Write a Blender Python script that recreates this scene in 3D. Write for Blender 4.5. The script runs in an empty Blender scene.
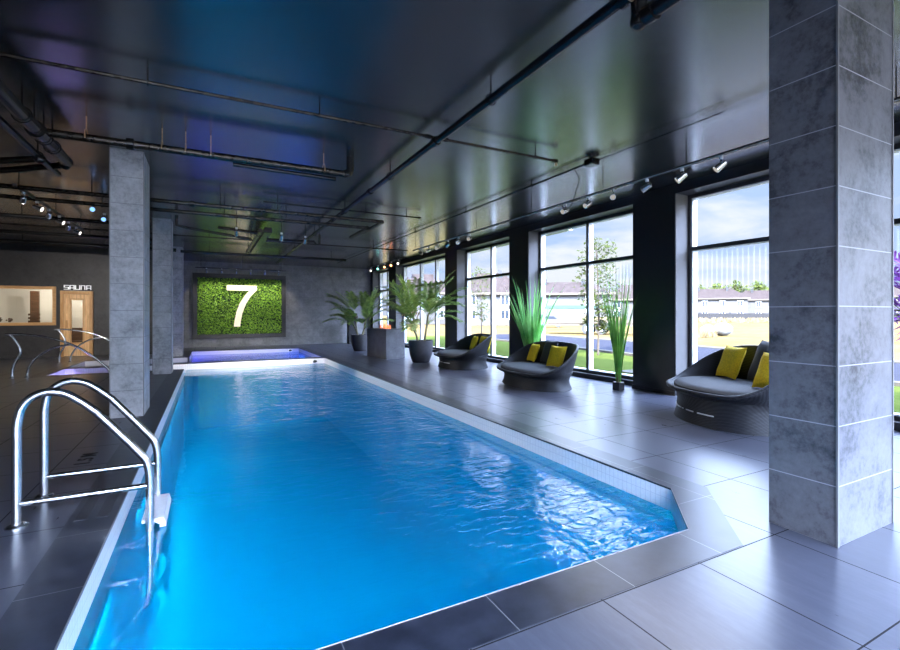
import bpy, bmesh, math, random
from mathutils import Vector, Matrix
random.seed(7)
PI = math.pi
scene = bpy.context.scene
COL = scene.collection

# ------------------------------------------------------------------ helpers
K = .91
def kz(z): return 1.4+(z-1.4)*K
def kp(p): return (p[0]*K, p[1]*K, min(kz(p[2]), 3.63))
class MB:
    """collects shapes and links them as one mesh object"""
    def __init__(self): self.bm = bmesh.new()
    def box(self, x0, x1, y0, y1, z0, z1, bevel=0.0, M=None):
        r = bmesh.ops.create_cube(self.bm, size=1.0)
        vs = r['verts']
        for v in vs:
            v.co = Vector((x0+(v.co.x+.5)*(x1-x0), y0+(v.co.y+.5)*(y1-y0), z0+(v.co.z+.5)*(z1-z0)))
        if bevel > 0:
            es = list({e for v in vs for e in v.link_edges})
            rr = bmesh.ops.bevel(self.bm, geom=es, offset=bevel, segments=2, affect='EDGES', profile=.5)
            vs = list({v for f in rr['faces'] for v in f.verts} | {v for v in vs if v.is_valid})
        if M is not None:
            for v in vs: v.co = M @ v.co
        return self
    def tube(self, pts, r, n=10, caps=True):
        pts = [Vector(p) for p in pts]
        rs = r if isinstance(r, (list, tuple)) else [r]*len(pts)
        T = []
        for i in range(len(pts)):
            a = pts[max(i-1, 0)]; b = pts[min(i+1, len(pts)-1)]
            t = (b-a); T.append(t.normalized() if t.length > 1e-9 else Vector((0, 0, 1)))
        up = Vector((0, 0, 1)) if abs(T[0].z) < .9 else Vector((1, 0, 0))
        nrm = (up - T[0]*up.dot(T[0])).normalized()
        rings = []
        for i, p in enumerate(pts):
            nrm = (nrm - T[i]*nrm.dot(T[i]))
            nrm = nrm.normalized() if nrm.length > 1e-6 else T[i].orthogonal().normalized()
            bn = T[i].cross(nrm)
            rings.append([self.bm.verts.new(p + (nrm*math.cos(2*PI*k/n)+bn*math.sin(2*PI*k/n))*rs[i]) for k in range(n)])
        for i in range(len(rings)-1):
            for k in range(n):
                self.bm.faces.new((rings[i][k], rings[i][(k+1) % n], rings[i+1][(k+1) % n], rings[i+1][k]))
        if caps:
            self.bm.faces.new(rings[0][::-1]); self.bm.faces.new(rings[-1])
        return self
    def lathe(self, prof, cx=0, cy=0, n=28, sx=1, sy=1, close=False):
        rings = []
        for (r, z) in prof:
            rings.append([self.bm.verts.new((cx+sx*r*math.cos(2*PI*k/n), cy+sy*r*math.sin(2*PI*k/n), z)) for k in range(n)])
        m = len(rings)
        for i in range(m if close else m-1):
            A, B = rings[i], rings[(i+1) % m]
            for k in range(n):
                self.bm.faces.new((A[k], A[(k+1) % n], B[(k+1) % n], B[k]))
        if not close:
            if prof[0][0] > 1e-4: self.bm.faces.new(rings[0][::-1])
            if prof[-1][0] > 1e-4: self.bm.faces.new(rings[-1])
        return self
    def prism(self, poly, z0, z1):
        a = [self.bm.verts.new((x, y, z0)) for x, y in poly]
        b = [self.bm.verts.new((x, y, z1)) for x, y in poly]
        n = len(poly)
        self.bm.faces.new(a[::-1]); self.bm.faces.new(b)
        for i in range(n): self.bm.faces.new((a[i], a[(i+1) % n], b[(i+1) % n], b[i]))
        return self
    def extr(self, poly3, d):
        d = Vector(d)
        a = [self.bm.verts.new(p) for p in poly3]; b = [self.bm.verts.new(Vector(p)+d) for p in poly3]
        n = len(a)
        self.bm.faces.new(a[::-1]); self.bm.faces.new(b)
        for i in range(n): self.bm.faces.new((a[i], a[(i+1) % n], b[(i+1) % n], b[i]))
        return self
    def face(self, pts):
        self.bm.faces.new([self.bm.verts.new(p) for p in pts]); return self
    def sphere(self, c, r, sub=2, sq=(1, 1, 1), jit=0):
        rr = bmesh.ops.create_icosphere(self.bm, subdivisions=sub, radius=1)
        for v in rr['verts']:
            k = 1+random.uniform(-jit, jit)
            v.co = Vector((c[0]+v.co.x*r*sq[0]*k, c[1]+v.co.y*r*sq[1]*k, c[2]+v.co.z*r*sq[2]*k))
        return self
    def build(self, name, mat, parent=None, smooth=False, recalc=True):
        if recalc: bmesh.ops.recalc_face_normals(self.bm, faces=self.bm.faces[:])
        me = bpy.data.meshes.new(name)
        self.bm.to_mesh(me); self.bm.free()
        if smooth:
            for p in me.polygons: p.use_smooth = True
            try: me.set_sharp_from_angle(angle=math.radians(42))
            except Exception: pass
        me.materials.append(mat)
        o = bpy.data.objects.new(name, me); COL.objects.link(o)
        if parent is not None: o.parent = parent
        return o

def tag(o, label=None, cat=None, group=None, kind=None):
    if label: o['label'] = label
    if cat: o['category'] = cat
    if group: o['group'] = group
    if kind: o['kind'] = kind
    return o
def thing(name, label, cat, loc=(0, 0, 0), rz=0, group=None):
    o = bpy.data.objects.new(name, None); COL.objects.link(o)
    o.empty_display_size = .1
    o.location = loc; o.rotation_euler = (0, 0, rz)
    return tag(o, label, cat, group)
def struct(o): o['kind'] = 'structure'; return o
def copy_tree(o, parent=None):
    c = o.copy(); COL.objects.link(c)
    if parent is not None: c.parent = parent
    for ch in o.children: copy_tree(ch, c)
    return c

def arc(c, r, a0, a1, n, u, v):
    c = Vector(c); u = Vector(u); v = Vector(v)
    return [c + u*(r*math.cos(a0+(a1-a0)*i/n)) + v*(r*math.sin(a0+(a1-a0)*i/n)) for i in range(n+1)]
def smooth_path(pts, n=8):
    P = [Vector(p) for p in pts]; out = []
    for i in range(len(P)-1):
        p0 = P[max(i-1, 0)]; p1 = P[i]; p2 = P[i+1]; p3 = P[min(i+2, len(P)-1)]
        for k in range(n):
            t = k/n
            out.append(.5*((2*p1)+(p2-p0)*t+(2*p0-5*p1+4*p2-p3)*t*t+(3*p1-p0-3*p2+p3)*t**3))
    out.append(P[-1]); return out

# ------------------------------------------------------------------ materials
class N:
    def __init__(self, name):
        self.m = bpy.data.materials.new(name); self.m.use_nodes = True
        self.t = self.m.node_tree; self.t.nodes.clear()
        self.out = self.new('ShaderNodeOutputMaterial')
    def new(self, typ, **kw):
        n = self.t.nodes.new(typ)
        for k, v in kw.items(): setattr(n, k, v)
        return n
    def link(self, a, b): self.t.links.new(a, b)
    def math(self, op, a, b=None, clamp=False):
        n = self.new('ShaderNodeMath', operation=op); n.use_clamp = clamp
        for i, x in enumerate((a, b)):
            if x is None: continue
            if isinstance(x, (int, float)): n.inputs[i].default_value = x
            else: self.link(x, n.inputs[i])
        return n.outputs[0]
    def pos(self):
        if not hasattr(self, '_p'):
            g = self.new('ShaderNodeNewGeometry'); s = self.new('ShaderNodeSeparateXYZ')
            self.link(g.outputs['Position'], s.inputs[0]); self._p = (g.outputs['Position'], s.outputs)
        return self._p
    def obj(self):
        if not hasattr(self, '_o'):
            g = self.new('ShaderNodeTexCoord'); s = self.new('ShaderNodeSeparateXYZ')
            self.link(g.outputs['Object'], s.inputs[0]); self._o = (g.outputs['Object'], s.outputs)
        return self._o
    def noise(self, vec, scale, detail=4, rough=.55, stretch=None, dist=0):
        if stretch:
            mp = self.new('ShaderNodeMapping'); mp.inputs['Scale'].default_value = stretch
            self.link(vec, mp.inputs['Vector']); vec = mp.outputs[0]
        n = self.new('ShaderNodeTexNoise'); n.inputs['Scale'].default_value = scale
        n.inputs['Detail'].default_value = detail; n.inputs['Roughness'].default_value = rough
        n.inputs['Distortion'].default_value = dist
        self.link(vec, n.inputs['Vector']); return n.outputs['Fac']
    def ramp(self, fac, stops):
        r = self.new('ShaderNodeValToRGB'); e = r.color_ramp.elements
        while len(e) < len(stops): e.new(.5)
        for x, (p, c) in zip(e, stops):
            x.position = p; x.color = (*c, 1) if len(c) == 3 else c
        self.link(fac, r.inputs[0]); return r.outputs[0]
    def mix(self, fac, a, b):
        n = self.new('ShaderNodeMix', data_type='RGBA')
        if isinstance(fac, (int, float)): n.inputs[0].default_value = fac
        else: self.link(fac, n.inputs[0])
        for i, x in ((6, a), (7, b)):
            if isinstance(x, tuple): n.inputs[i].default_value = (*x[:3], 1)
            else: self.link(x, n.inputs[i])
        return n.outputs[2]
    def line(self, c, off, per, w):
        f = self.math('FRACT', self.math('DIVIDE', self.math('SUBTRACT', c, off-w/2), per))
        return self.math('LESS_THAN', f, w/per)
    def cell(self, c, off, per): return self.math('FLOOR', self.math('DIVIDE', self.math('SUBTRACT', c, off), per))
    def bump(self, h, strength, dist=.01):
        b = self.new('ShaderNodeBump'); b.inputs['Strength'].default_value = strength
        b.inputs['Distance'].default_value = dist; self.link(h, b.inputs['Height']); return b.outputs[0]
    def pbr(self, col=(.5, .5, .5), rough=.5, metal=0, spec=.5, normal=None, emit=None, es=0, coat=0):
        p = self.new('ShaderNodeBsdfPrincipled')
        for nm, x in (('Base Color', col), ('Roughness', rough), ('Metallic', metal), ('Specular IOR Level', spec), ('Coat Weight', coat)):
            if isinstance(x, tuple): p.inputs[nm].default_value = (*x[:3], 1)
            elif isinstance(x, (int, float)): p.inputs[nm].default_value = x
            else: self.link(x, p.inputs[nm])
        if normal is not None: self.link(normal, p.inputs['Normal'])
        if emit: p.inputs['Emission Color'].default_value = (*emit, 1); p.inputs['Emission Strength'].default_value = es
        self.link(p.outputs[0], self.out.inputs[0]); return p

def plain(name, col, rough=.5, metal=0, var=.12, scale=30, spec=.5, emit=None, es=0, bump=0, bscale=None, coat=0):
    n = N(name); v = n.obj()[0]
    f = n.noise(v, scale, 3)
    d = tuple(c*(1-var) for c in col); l = tuple(min(1, c*(1+var)) for c in col)
    c = n.ramp(f, [(.3, d), (.7, l)])
    nm = n.bump(n.noise(v, bscale or scale*3, 3), bump) if bump else None
    n.pbr(c, rough, metal, spec, nm, emit, es, coat); return n.m

def stone_tile(name, base, dark, rough, horiz='x', off=0, per=.7236, zper=.362, half=0.0, single=False, grout=(.16, .16, .18), contrast=1):
    """large matt stone-look tiles stacked in courses"""
    n = N(name); P, s = n.pos()
    gz = n.line(s[2], 0, zper, .006)
    if single: g = gz
    else:
        row = n.cell(s[2], 0, zper)
        c = s[0] if horiz == 'x' else s[1]
        c2 = n.math('ADD', c, n.math('MULTIPLY', n.math('MODULO', n.math('ABSOLUTE', row), 2), half))
        g = n.math('MAXIMUM', gz, n.line(c2, off, per, .006))
    f1 = n.noise(P, 3.2, 6, .62, dist=.6); f2 = n.noise(P, 22, 5, .7)
    f = n.math('ADD', n.math('MULTIPLY', f1, .6), n.math('MULTIPLY', f2, .4))
    col = n.ramp(f, [(.36, dark), (.5, base), (.66, tuple(min(1, b*1.35) for b in base))])
    col = n.mix(g, col, grout)
    h = n.math('SUBTRACT', n.math('MULTIPLY', f2, .25), g)
    n.pbr(col, rough, 0, .45, n.bump(h, .25, .01)); return n.m

def floor_tile(name):
    n = N(name); P, s = n.pos()
    gx = n.line(s[0], 1.71, .74, .0075); gy = n.line(s[1], .944, .737, .0075)
    g = n.math('MAXIMUM', gx, gy)
    cx = n.cell(s[0], 1.71, .74); cy = n.cell(s[1], .944, .737)
    wn = n.new('ShaderNodeTexWhiteNoise', noise_dimensions='2D')
    cb = n.new('ShaderNodeCombineXYZ'); n.link(cx, cb.inputs[0]); n.link(cy, cb.inputs[1]); n.link(cb.outputs[0], wn.inputs['Vector'])
    streak = n.noise(P, 2.4, 6, .62, stretch=(7, 1.0, 1), dist=.35)
    fine = n.noise(P, 26, 4, .6, stretch=(2.5, .6, 1))
    f = n.math('ADD', n.math('ADD', n.math('MULTIPLY', streak, .62), n.math('MULTIPLY', fine, .3)), n.math('MULTIPLY', wn.outputs['Value'], .09))
    col = n.ramp(f, [(.28, (.046, .049, .068)), (.52, (.060, .064, .088)), (.72, (.080, .085, .113))])
    col = n.mix(g, col, (.02, .02, .022))
    rough = n.math('ADD', n.math('MULTIPLY', streak, .08), n.math('ADD', n.math('MULTIPLY', g, .4), .25))
    sp = n.math('SUBTRACT', .55, n.math('MULTIPLY', g, .45))
    n.pbr(col, rough, 0, sp, n.bump(n.math('SUBTRACT', 0.0, g), .06, .003)); return n.m

def coping_tile(name):
    n = N(name); P, s = n.pos()
    g = n.math('MAXIMUM', n.line(s[0], .50, .72, .005), n.line(s[1], 2.27, .72, .005))
    f = n.noise(P, 7, 6, .65)
    col = n.ramp(f, [(.35, (.010, .012, .020)), (.65, (.024, .028, .044))])
    col = n.mix(g, col, (.17, .17, .18))
    n.pbr(col, n.math('ADD', n.math('MULTIPLY', f, .15), .24), 0, .5, n.bump(n.math('SUBTRACT', n.math('MULTIPLY', f, .3), g), .2, .004)); return n.m

def mosaic(name, base, joint, px, pz, spec=.5):
    n = N(name); P, s = n.pos()
    g = n.math('MAXIMUM', n.math('MAXIMUM', n.line(s[0], 0, px, .004), n.line(s[1], 0, px, .004)), n.line(s[2], 0, pz, .004))
    f = n.noise(P, 40, 2)
    col = n.mix(g, n.ramp(f, [(.3, tuple(b*.92 for b in base)), (.7, base)]), joint)
    n.pbr(col, .3, 0, spec, n.bump(n.math('SUBTRACT', 0, g), .2, .003)); return n.m

def ceiling_paint(name):
    n = N(name); P, s = n.pos()
    g = n.math('MAXIMUM', n.line(s[0], 3.57, 1.456, .013), n.line(s[1], 3.22, 2.69, .016))
    f = n.noise(P, 6, 6, .6); f2 = n.noise(P, 60, 4, .6)
    col = n.ramp(f, [(.3, (.016, .0155, .016)), (.7, (.027, .026, .027))])
    col = n.mix(g, col, (.003, .003, .003))
    h = n.math('ADD', n.math('SUBTRACT', n.math('MULTIPLY', f, .5), g), n.math('MULTIPLY', f2, .12))
    rough = n.math('ADD', n.math('MULTIPLY', f, .12), .18)
    n.pbr(col, rough, 0, 1.0, n.bump(h, .12, .006), coat=.45).inputs['Coat Roughness'].default_value = .24; return n.m

def water(name, tint, wave=.35, scat=None):
    n = N(name); P, s = n.pos()
    a = n.noise(P, 2.1, 3, .5, stretch=(1.2, .8, 1), dist=.4); b = n.noise(P, 5.5, 3, .55, stretch=(.75, 1.9, 1), dist=.6)
    calm = n.noise(P, .35, 2)
    side = n.math('MULTIPLY', n.math('ADD', s[0], .3), .42, clamp=True)
    amp = n.math('MULTIPLY', n.math('MULTIPLY', n.math('SUBTRACT', calm, .15), 2.4, clamp=True), n.math('ADD', n.math('MULTIPLY', side, .92), .08))
    h = n.math('MULTIPLY', n.math('ADD', n.math('MULTIPLY', a, 1.1), n.math('MULTIPLY', b, .42)), amp)
    nm = n.bump(h, wave, .09)
    fr = n.new('ShaderNodeFresnel'); fr.inputs['IOR'].default_value = 1.33; n.link(nm, fr.inputs['Normal'])
    tr = n.new('ShaderNodeBsdfTransparent'); tr.inputs['Color'].default_value = (*tint, 1)
    gl = n.new('ShaderNodeBsdfGlossy'); gl.inputs['Roughness'].default_value = .03; n.link(nm, gl.inputs['Normal'])
    mx = n.new('ShaderNodeMixShader'); n.link(fr.outputs[0], mx.inputs[0]); n.link(tr.outputs[0], mx.inputs[1]); n.link(gl.outputs[0], mx.inputs[2])
    if scat:
        df = n.new('ShaderNodeBsdfTranslucent'); df.inputs['Color'].default_value = (*scat, 1)
        m0 = n.new('ShaderNodeMixShader'); m0.inputs[0].default_value = .35; n.link(tr.outputs[0], m0.inputs[1]); n.link(df.outputs[0], m0.inputs[2]); n.link(m0.outputs[0], mx.inputs[1])
    n.link(mx.outputs[0], n.out.inputs[0]); return n.m

def glass(name, tint=(.97, .985, .98), stripes=False):
    n = N(name)
    lw = n.new('ShaderNodeFresnel'); lw.inputs['IOR'].default_value = 1.25
    tr = n.new('ShaderNodeBsdfTransparent'); tr.inputs['Color'].default_value = (*tint, 1)
    gl = n.new('ShaderNodeBsdfGlossy'); gl.inputs['Roughness'].default_value = .01
    mx = n.new('ShaderNodeMixShader'); g_ = n.new('ShaderNodeNewGeometry'); n.link(n.math('MULTIPLY', lw.outputs[0], n.math('SUBTRACT', 1.0, g_.outputs['Backfacing'])), mx.inputs[0]); n.link(tr.outputs[0], mx.inputs[1]); n.link(gl.outputs[0], mx.inputs[2])
    res = mx.outputs[0]
    if stripes:
        P, s = n.pos()
        st = n.math('MULTIPLY', n.line(s[1], 0, .085, .022), n.math('MULTIPLY', n.math('MULTIPLY', n.math('GREATER_THAN', s[2], 1.85), n.math('LESS_THAN', s[2], 2.45)), n.math('LESS_THAN', s[1], 7.7)))
        d = n.new('ShaderNodeBsdfTranslucent'); d.inputs['Color'].default_value = (.9, .92, .96, 1)
        m2 = n.new('ShaderNodeMixShader'); n.link(n.math('MULTIPLY', st, .028), m2.inputs[0]); n.link(res, m2.inputs[1]); n.link(d.outputs[0], m2.inputs[2]); res = m2.outputs[0]
    n.link(res, n.out.inputs[0]); return n.m

def wicker(name):
    n = N(name); v, s = n.obj()
    w1 = n.new('ShaderNodeTexWave', wave_type='BANDS', bands_direction='Z'); w1.inputs['Scale'].default_value = 22; n.link(v, w1.inputs['Vector'])
    w2 = n.new('ShaderNodeTexWave', wave_type='BANDS', bands_direction='DIAGONAL'); w2.inputs['Scale'].default_value = 14; n.link(v, w2.inputs['Vector'])
    f = n.math('MULTIPLY', w1.outputs['Fac'], n.math('ADD', n.math('MULTIPLY', w2.outputs['Fac'], .6), .4))
    col = n.ramp(f, [(.1, (.006, .0065, .009)), (.8, (.022, .024, .032))])
    n.pbr(col, .5, 0, .3, n.bump(f, .5, .006)); return n.m

def wood(name, a, b, axis='Z', scale=5, rough=.5, plank=None):
    n = N(name); P, s = n.pos()
    st = {'Z': (6, 6, .5), 'X': (.5, 6, 6)}[axis]
    f = n.noise(P, scale, 6, .6, stretch=st, dist=.7)
    col = n.ramp(f, [(.32, a), (.68, b)])
    h = f
    if plank:
        g = n.line(s[0], .02, plank, .006); col = n.mix(g, col, tuple(x*.45 for x in a)); h = n.math('SUBTRACT', f, g)
    n.pbr(col, rough, 0, .4, n.bump(h, .15, .005)); return n.m

def leaf(name, a, b, scale=8, spec=.5):
    n = N(name); v = n.obj()[0]
    f = n.noise(v, scale, 3)
    col = n.ramp(f, [(.32, a), (.68, b)])
    p = n.new('ShaderNodeBsdfPrincipled'); n.link(col, p.inputs['Base Color']); p.inputs['Roughness'].default_value = .45; p.inputs['Specular IOR Level'].default_value = spec
    t = n.new('ShaderNodeBsdfTranslucent'); n.link(col, t.inputs['Color'])
    mx = n.new('ShaderNodeMixShader'); mx.inputs[0].default_value = .3
    n.link(p.outputs[0], mx.inputs[1]); n.link(t.outputs[0], mx.inputs[2]); n.link(mx.outputs[0], n.out.inputs[0]); return n.m

def ground(name, stops, scale=3, rough=.9, st=None):
    n = N(name); P = n.pos()[0]
    f = n.math('ADD', n.math('MULTIPLY', n.noise(P, scale, 8, .65, stretch=st), .6), n.math('MULTIPLY', n.noise(P, scale*9, 4, .7), .4))
    n.pbr(n.ramp(f, stops), rough, 0, 0.0, n.bump(f, .4, .03)); return n.m

def emit(name, col, s):
    n = N(name); e = n.new('ShaderNodeEmission'); e.inputs[0].default_value = (*col, 1); e.inputs[1].default_value = s
    n.link(e.outputs[0], n.out.inputs[0]); return n.m

M = {}
M['floor'] = floor_tile('floor_porcelain')
M['coping'] = coping_tile('coping_stone')
M['pillar'] = stone_tile('pillar_tile', (.115, .116, .132), (.030, .031, .038), .40, single=True, grout=(.34, .34, .38))
M['pillarbk'] = stone_tile('pillar_tile_back', (.46, .46, .485), (.26, .26, .28), .5, single=True, grout=(.20, .20, .21))
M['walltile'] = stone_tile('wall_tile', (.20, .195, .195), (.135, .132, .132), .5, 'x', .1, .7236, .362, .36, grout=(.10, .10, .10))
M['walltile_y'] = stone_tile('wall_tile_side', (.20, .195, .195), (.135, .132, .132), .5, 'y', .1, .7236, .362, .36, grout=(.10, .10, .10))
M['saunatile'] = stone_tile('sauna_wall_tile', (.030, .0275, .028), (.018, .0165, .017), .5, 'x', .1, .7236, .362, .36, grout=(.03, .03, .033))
M['ceil'] = ceiling_paint('ceiling_gloss_black')
M['blackpaint'] = plain('black_paint', (.010, .010, .013), .42, 0, .1, 8)
M['reveal'] = plain('reveal_board', (.105, .10, .102), .7, 0, .05, 6, spec=.15)
M['alu_dark'] = plain('dark_aluminium', (.035, .036, .042), .4, .3, .1, 10)
M['alu_light'] = plain('pale_aluminium', (.62, .63, .66), .45, .2, .05, 10)
M['whitetile'] = mosaic('white_pool_mosaic', (.83, .83, .86), (.60, .60, .66), .05, .09)
M['liner'] = mosaic('pool_blue_liner', (.012, .40, .60), (.011, .375, .565), .30, .30, .2)
M['spaliner'] = mosaic('spa_liner', (.30, .38, .75), (.27, .34, .7), .05, .05, .2)
M['stepwhite'] = plain('white_step', (.80, .80, .86), .4, 0, .04, 20)
M['water'] = water('pool_water', (.12, .72, .86), .40, (.03, .60, .82))
M['shallow'] = water('shallow_water', (.80, .90, .98), .10)
M['spawater'] = water('spa_water', (.30, .58, .98), .5, (.22, .42, .95))
M['alu_trim'] = plain('dull_aluminium', (.22, .22, .23), .4, .3, .05, 10)
M['glass'] = glass('window_glass', stripes=True)
M['sglass'] = glass('sauna_glass', (.93, .93, .90))
M['chrome'] = plain('brushed_steel', (0.5994, 0.6067, 0.6287), .27, 1, .06, 60, bump=.03)
M['blackmetal'] = plain('black_steel_pipe', (.011, .011, .012), .26, .4, .2, 20)
M['pipegrey'] = plain('worn_pipe', (.040, .032, .025), .26, .6, .35, 14)
M['brass'] = plain('pipe_brass', (.35, .22, .12), .4, .8, .2, 30)
M['wicker'] = wicker('black_wicker')
M['seat'] = plain('seat_fabric', (0.0231, 0.0260, 0.0328), .75, 0, .2, 80, bump=.1)
M['backcush'] = plain('back_cushion_fabric', (0.0286, 0.0299, 0.0364), .8, 0, .2, 80, bump=.1)
M['yellow'] = plain('yellow_fabric', (.66, .47, .010), .8, 0, .18, 45, bump=.12)
M['pot'] = plain('charcoal_pot', (.045, .043, .050), .45, 0, .15, 12, bump=.05)
M['soil'] = plain('potting_soil', (.03, .02, .012), .95, 0, .4, 60, bump=.5)
M['palm'] = leaf('palm_leaf', (.09, .19, .03), (.33, .45, .12))
M['palmdry'] = leaf('palm_dry', (.30, .17, .07), (.42, .30, .14))
M['cane'] = plain('palm_cane', (.20, .17, .08), .6, 0, .35, 18)
M['blade'] = leaf('grass_blade', (0.0690, 0.3200, 0.0600), (0.3220, 0.6000, 0.2000), 3)
M['bladedk'] = leaf('grass_blade_deep', (0.0650, 0.2760, 0.0300), (0.2600, 0.5520, 0.1000), 3)
M['purple'] = leaf('purple_leaf', (.22, .04, .36), (.45, .14, .60))
M['darkleaf'] = leaf('dark_leaf', (.05, .035, .02), (.12, .12, .04))
M['moss'] = leaf('moss_leaf', (.06, .17, .008), (.30, .55, .03), 14)
M['mossback'] = plain('moss_backing', (.014, .045, .006), .9, 0, .3, 30)
M['firestone'] = stone_tile('fire_table_stone', (.085, .087, .10), (.05, .05, .058), .45, 'x', 4.2, .5, .5, 0, grout=(.06, .06, .065))
M['flame'] = emit('flame', (1.0, .20, .08), .5)
M['pine'] = wood('pine', (0.6720, 0.3720, 0.1560), (0.9600, 0.6480, 0.3240), 'Z', 5, .45, plank=.1)
M['pineframe'] = wood('pine_frame', (.50, .25, .09), (.68, .40, .17), 'Z', 5, .45)
M['pinebeam'] = wood('pine_beam', (.50, .25, .09), (.68, .40, .17), 'X', 5, .45)
M['darkwood'] = wood('sauna_bench_wood', (.05, .025, .012), (.12, .06, .03), 'X', 5)
M['paletile'] = mosaic('pale_shower_tile', (.62, .60, .56), (.40, .39, .37), .6, .5)
M['signwhite'] = plain('sign_white', (.85, .85, .87), .4, 0, .02, 10, emit=(1, 1, 1), es=.08)
M['seven'] = plain('lit_numeral', (.80, .64, .45), .45, 0, .05, 8, emit=(1.0, .80, .55), es=.10)
M['text'] = plain('deck_marking', (.012, .012, .014), .6, 0, .1, 30)
M['white_plastic'] = plain('white_plastic', (.80, .80, .84), .35, 0, .04, 20)
M['dark_plastic'] = plain('dark_plastic', (.02, .02, .025), .4, 0, .1, 20)
M['lens'] = emit('spot_lens', (1, .93, .82), 1.0)
M['lens_glint'] = emit('spot_lens_glint', (1, .93, .82), .10)  # glow stands in for the glint on unlit lenses
M['lens_orange'] = emit('spot_lens_orange', (1, .30, .10), 3.0)
M['lens_teal'] = emit('spot_lens_teal', (.2, .9, .75), 2.0)
M['lens_blue'] = emit('spot_lens_blue', (.2, .45, 1), .45)
M['poollens'] = emit('pool_lamp_lens', (.3, .8, 1), 4.0)
# outside
M['lawn'] = ground('lawn', [(.35, (0.0259, 0.0370, 0.0083)), (.55, (0.0378, 0.0479, 0.0122)), (.7, (0.0505, 0.0587, 0.0164))], 4)
M['dirt'] = ground('dry_field', [(.35, (0.0622, 0.0402, 0.0146)), (.52, (0.0816, 0.0577, 0.0247)), (.7, (0.0932, 0.0716, 0.0379))], .25)
M['road'] = ground('asphalt', [(.35, (0.0184, 0.0191, 0.0253)), (.7, (0.0239, 0.0249, 0.0329))], 3)
M['kerb'] = ground('kerb_concrete', [(.35, (0.0540, 0.0511, 0.0450)), (.7, (0.0701, 0.0663, 0.0584))], 3)
M['siding'] = plain('white_siding', (0.0628, 0.0618, 0.0618), .7, 0, .04, 1, spec=.1)
M['greenband'] = plain('green_band', (0.0113, 0.0478, 0.0327), .7, 0, .08, 2)
M['roof'] = plain('grey_shingle', (0.0312, 0.0244, 0.0228), .9, 0, .2, 2, spec=.0, bump=.2)
M['hglass'] = plain('house_glass', (.02, .025, .035), .1, 0, .2, 1)
M['fencewood'] = plain('brown_fence', (0.0057, 0.0042, 0.0040), .85, 0, .25, 1.5)
M['bark'] = plain('tree_bark', (.05, .037, .026), .9, 0, .3, 15)
M['treeleaf'] = leaf('tree_leaf', (0.0201, 0.0281, 0.0051), (0.0401, 0.0469, 0.0117), 2, .05)
M['bgtree'] = leaf('far_tree_leaf', (0.0303, 0.0432, 0.0070), (0.0646, 0.0777, 0.0173), .8, .05)
M['trailerpaint'] = plain('trailer_beige', (0.0606, 0.0467, 0.0328), .6, 0, .12, 2)
M['lumber'] = plain('lumber', (0.0971, 0.0719, 0.0306), .8, 0, .2, 3)
M['tyre'] = plain('tyre_rubber', (.03, .03, .03), .9, 0, .2, 10)
M['pale_stone'] = plain('pale_boulder', (0.0935, 0.0899, 0.0827), .9, 0, .15, 4, bump=.3)
M['truckred'] = plain('dark_blue_paint', (.04, .05, .09), .35, 0, .1, 3)
M['soffit'] = plain('canopy_soffit', (.46, .48, .40), .7, 0, .06, 2)

# ------------------------------------------------------------------ dimensions
ZC = 3.63            # ceiling
XW = 7.10            # face of the columns on the window wall
XO = 7.62            # outer face of that wall
YF = 22.3            # far wall
YS = 19.3            # sauna wall
XL = -6.6; YB = -2.6
HEAD0 = 3.5
WZ = -0.18           # water level

# ------------------------------------------------------------------ floor, coping, pools
b = MB()
def slab(x0, x1, y0, y1): b.box(x0, x1, y0, y1, -.12, 0)
slab(XL, XO, YB, 1.69); slab(3.57, XO, 1.69, YF); slab(-.85, 3.57, 20.28, YF)
slab(XL, -.85, 1.69, 13.37); slab(XL, -3.58, 13.37, 17.68); slab(XL, -.85, 17.68, YF)
b.prism([(3.57, 1.69), (3.57, 2.39), (2.87, 1.69)], -.12, 0)
struct(b.build('floor', M['floor']))

b = MB()
def cp(poly): b.prism(poly, -.014, .002)
def cpr(x0, x1, y0, y1): cp([(x0, y0), (x1, y0), (x1, y1), (x0, y1)])
cp([(-.85, 1.69), (2.87, 1.69), (2.762, 1.975), (-.57, 1.975), (-.85, 1.975)])
cp([(2.87, 1.69), (3.57, 2.39), (3.29, 2.505), (2.762, 1.975)])
cp([(3.57, 2.39), (3.57, 20.28), (3.29, 20.28), (3.29, 2.505)])
cpr(-.85, 3.29, 20.0, 20.28); cpr(-.85, -.57, 17.4, 20.0); cpr(-3.58, -.85, 17.4, 17.68)
cpr(-3.58, -3.3, 13.37, 17.4); cpr(-3.3, -.57, 13.37, 13.65); cpr(-.85, -.57, 1.975, 13.37)
cpr(-3.3, 3.29, 15.14, 15.40)
struct(b.build('trim_1', M['coping']))

def basin_walls(poly, z0, z1):
    bb = MB(); n = len(poly)
    for i in range(n):
        (x0, y0), (x1, y1) = poly[i], poly[(i+1) % n]
        d = Vector((x1-x0, y1-y0, 0)).normalized(); nn = Vector((d.y, -d.x, 0))*.06   # outward for ccw
        bb.extr([(x0, y0, z0), (x1, y1, z0), (x1, y1, z1), (x0, y0, z1)], nn)
    return bb
MAIN = [(-.57, 1.975), (2.762, 1.975), (3.29, 2.505), (3.29, 15.14), (-3.3, 15.14), (-3.3, 13.65), (-.57, 13.65)]
SPA = [(3.29, 15.40), (3.29, 20.0), (-.57, 20.0), (-.57, 17.4), (-3.3, 17.4), (-3.3, 15.40)]
struct(basin_walls(MAIN, -.26, -.013).build('pool_tile_band', M['whitetile']))
struct(basin_walls(MAIN, -1.9, -.26).build('pool_wall', M['liner']))
struct(basin_walls(SPA, -1.1, -.013).build('spa_wall', M['whitetile']))
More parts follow.
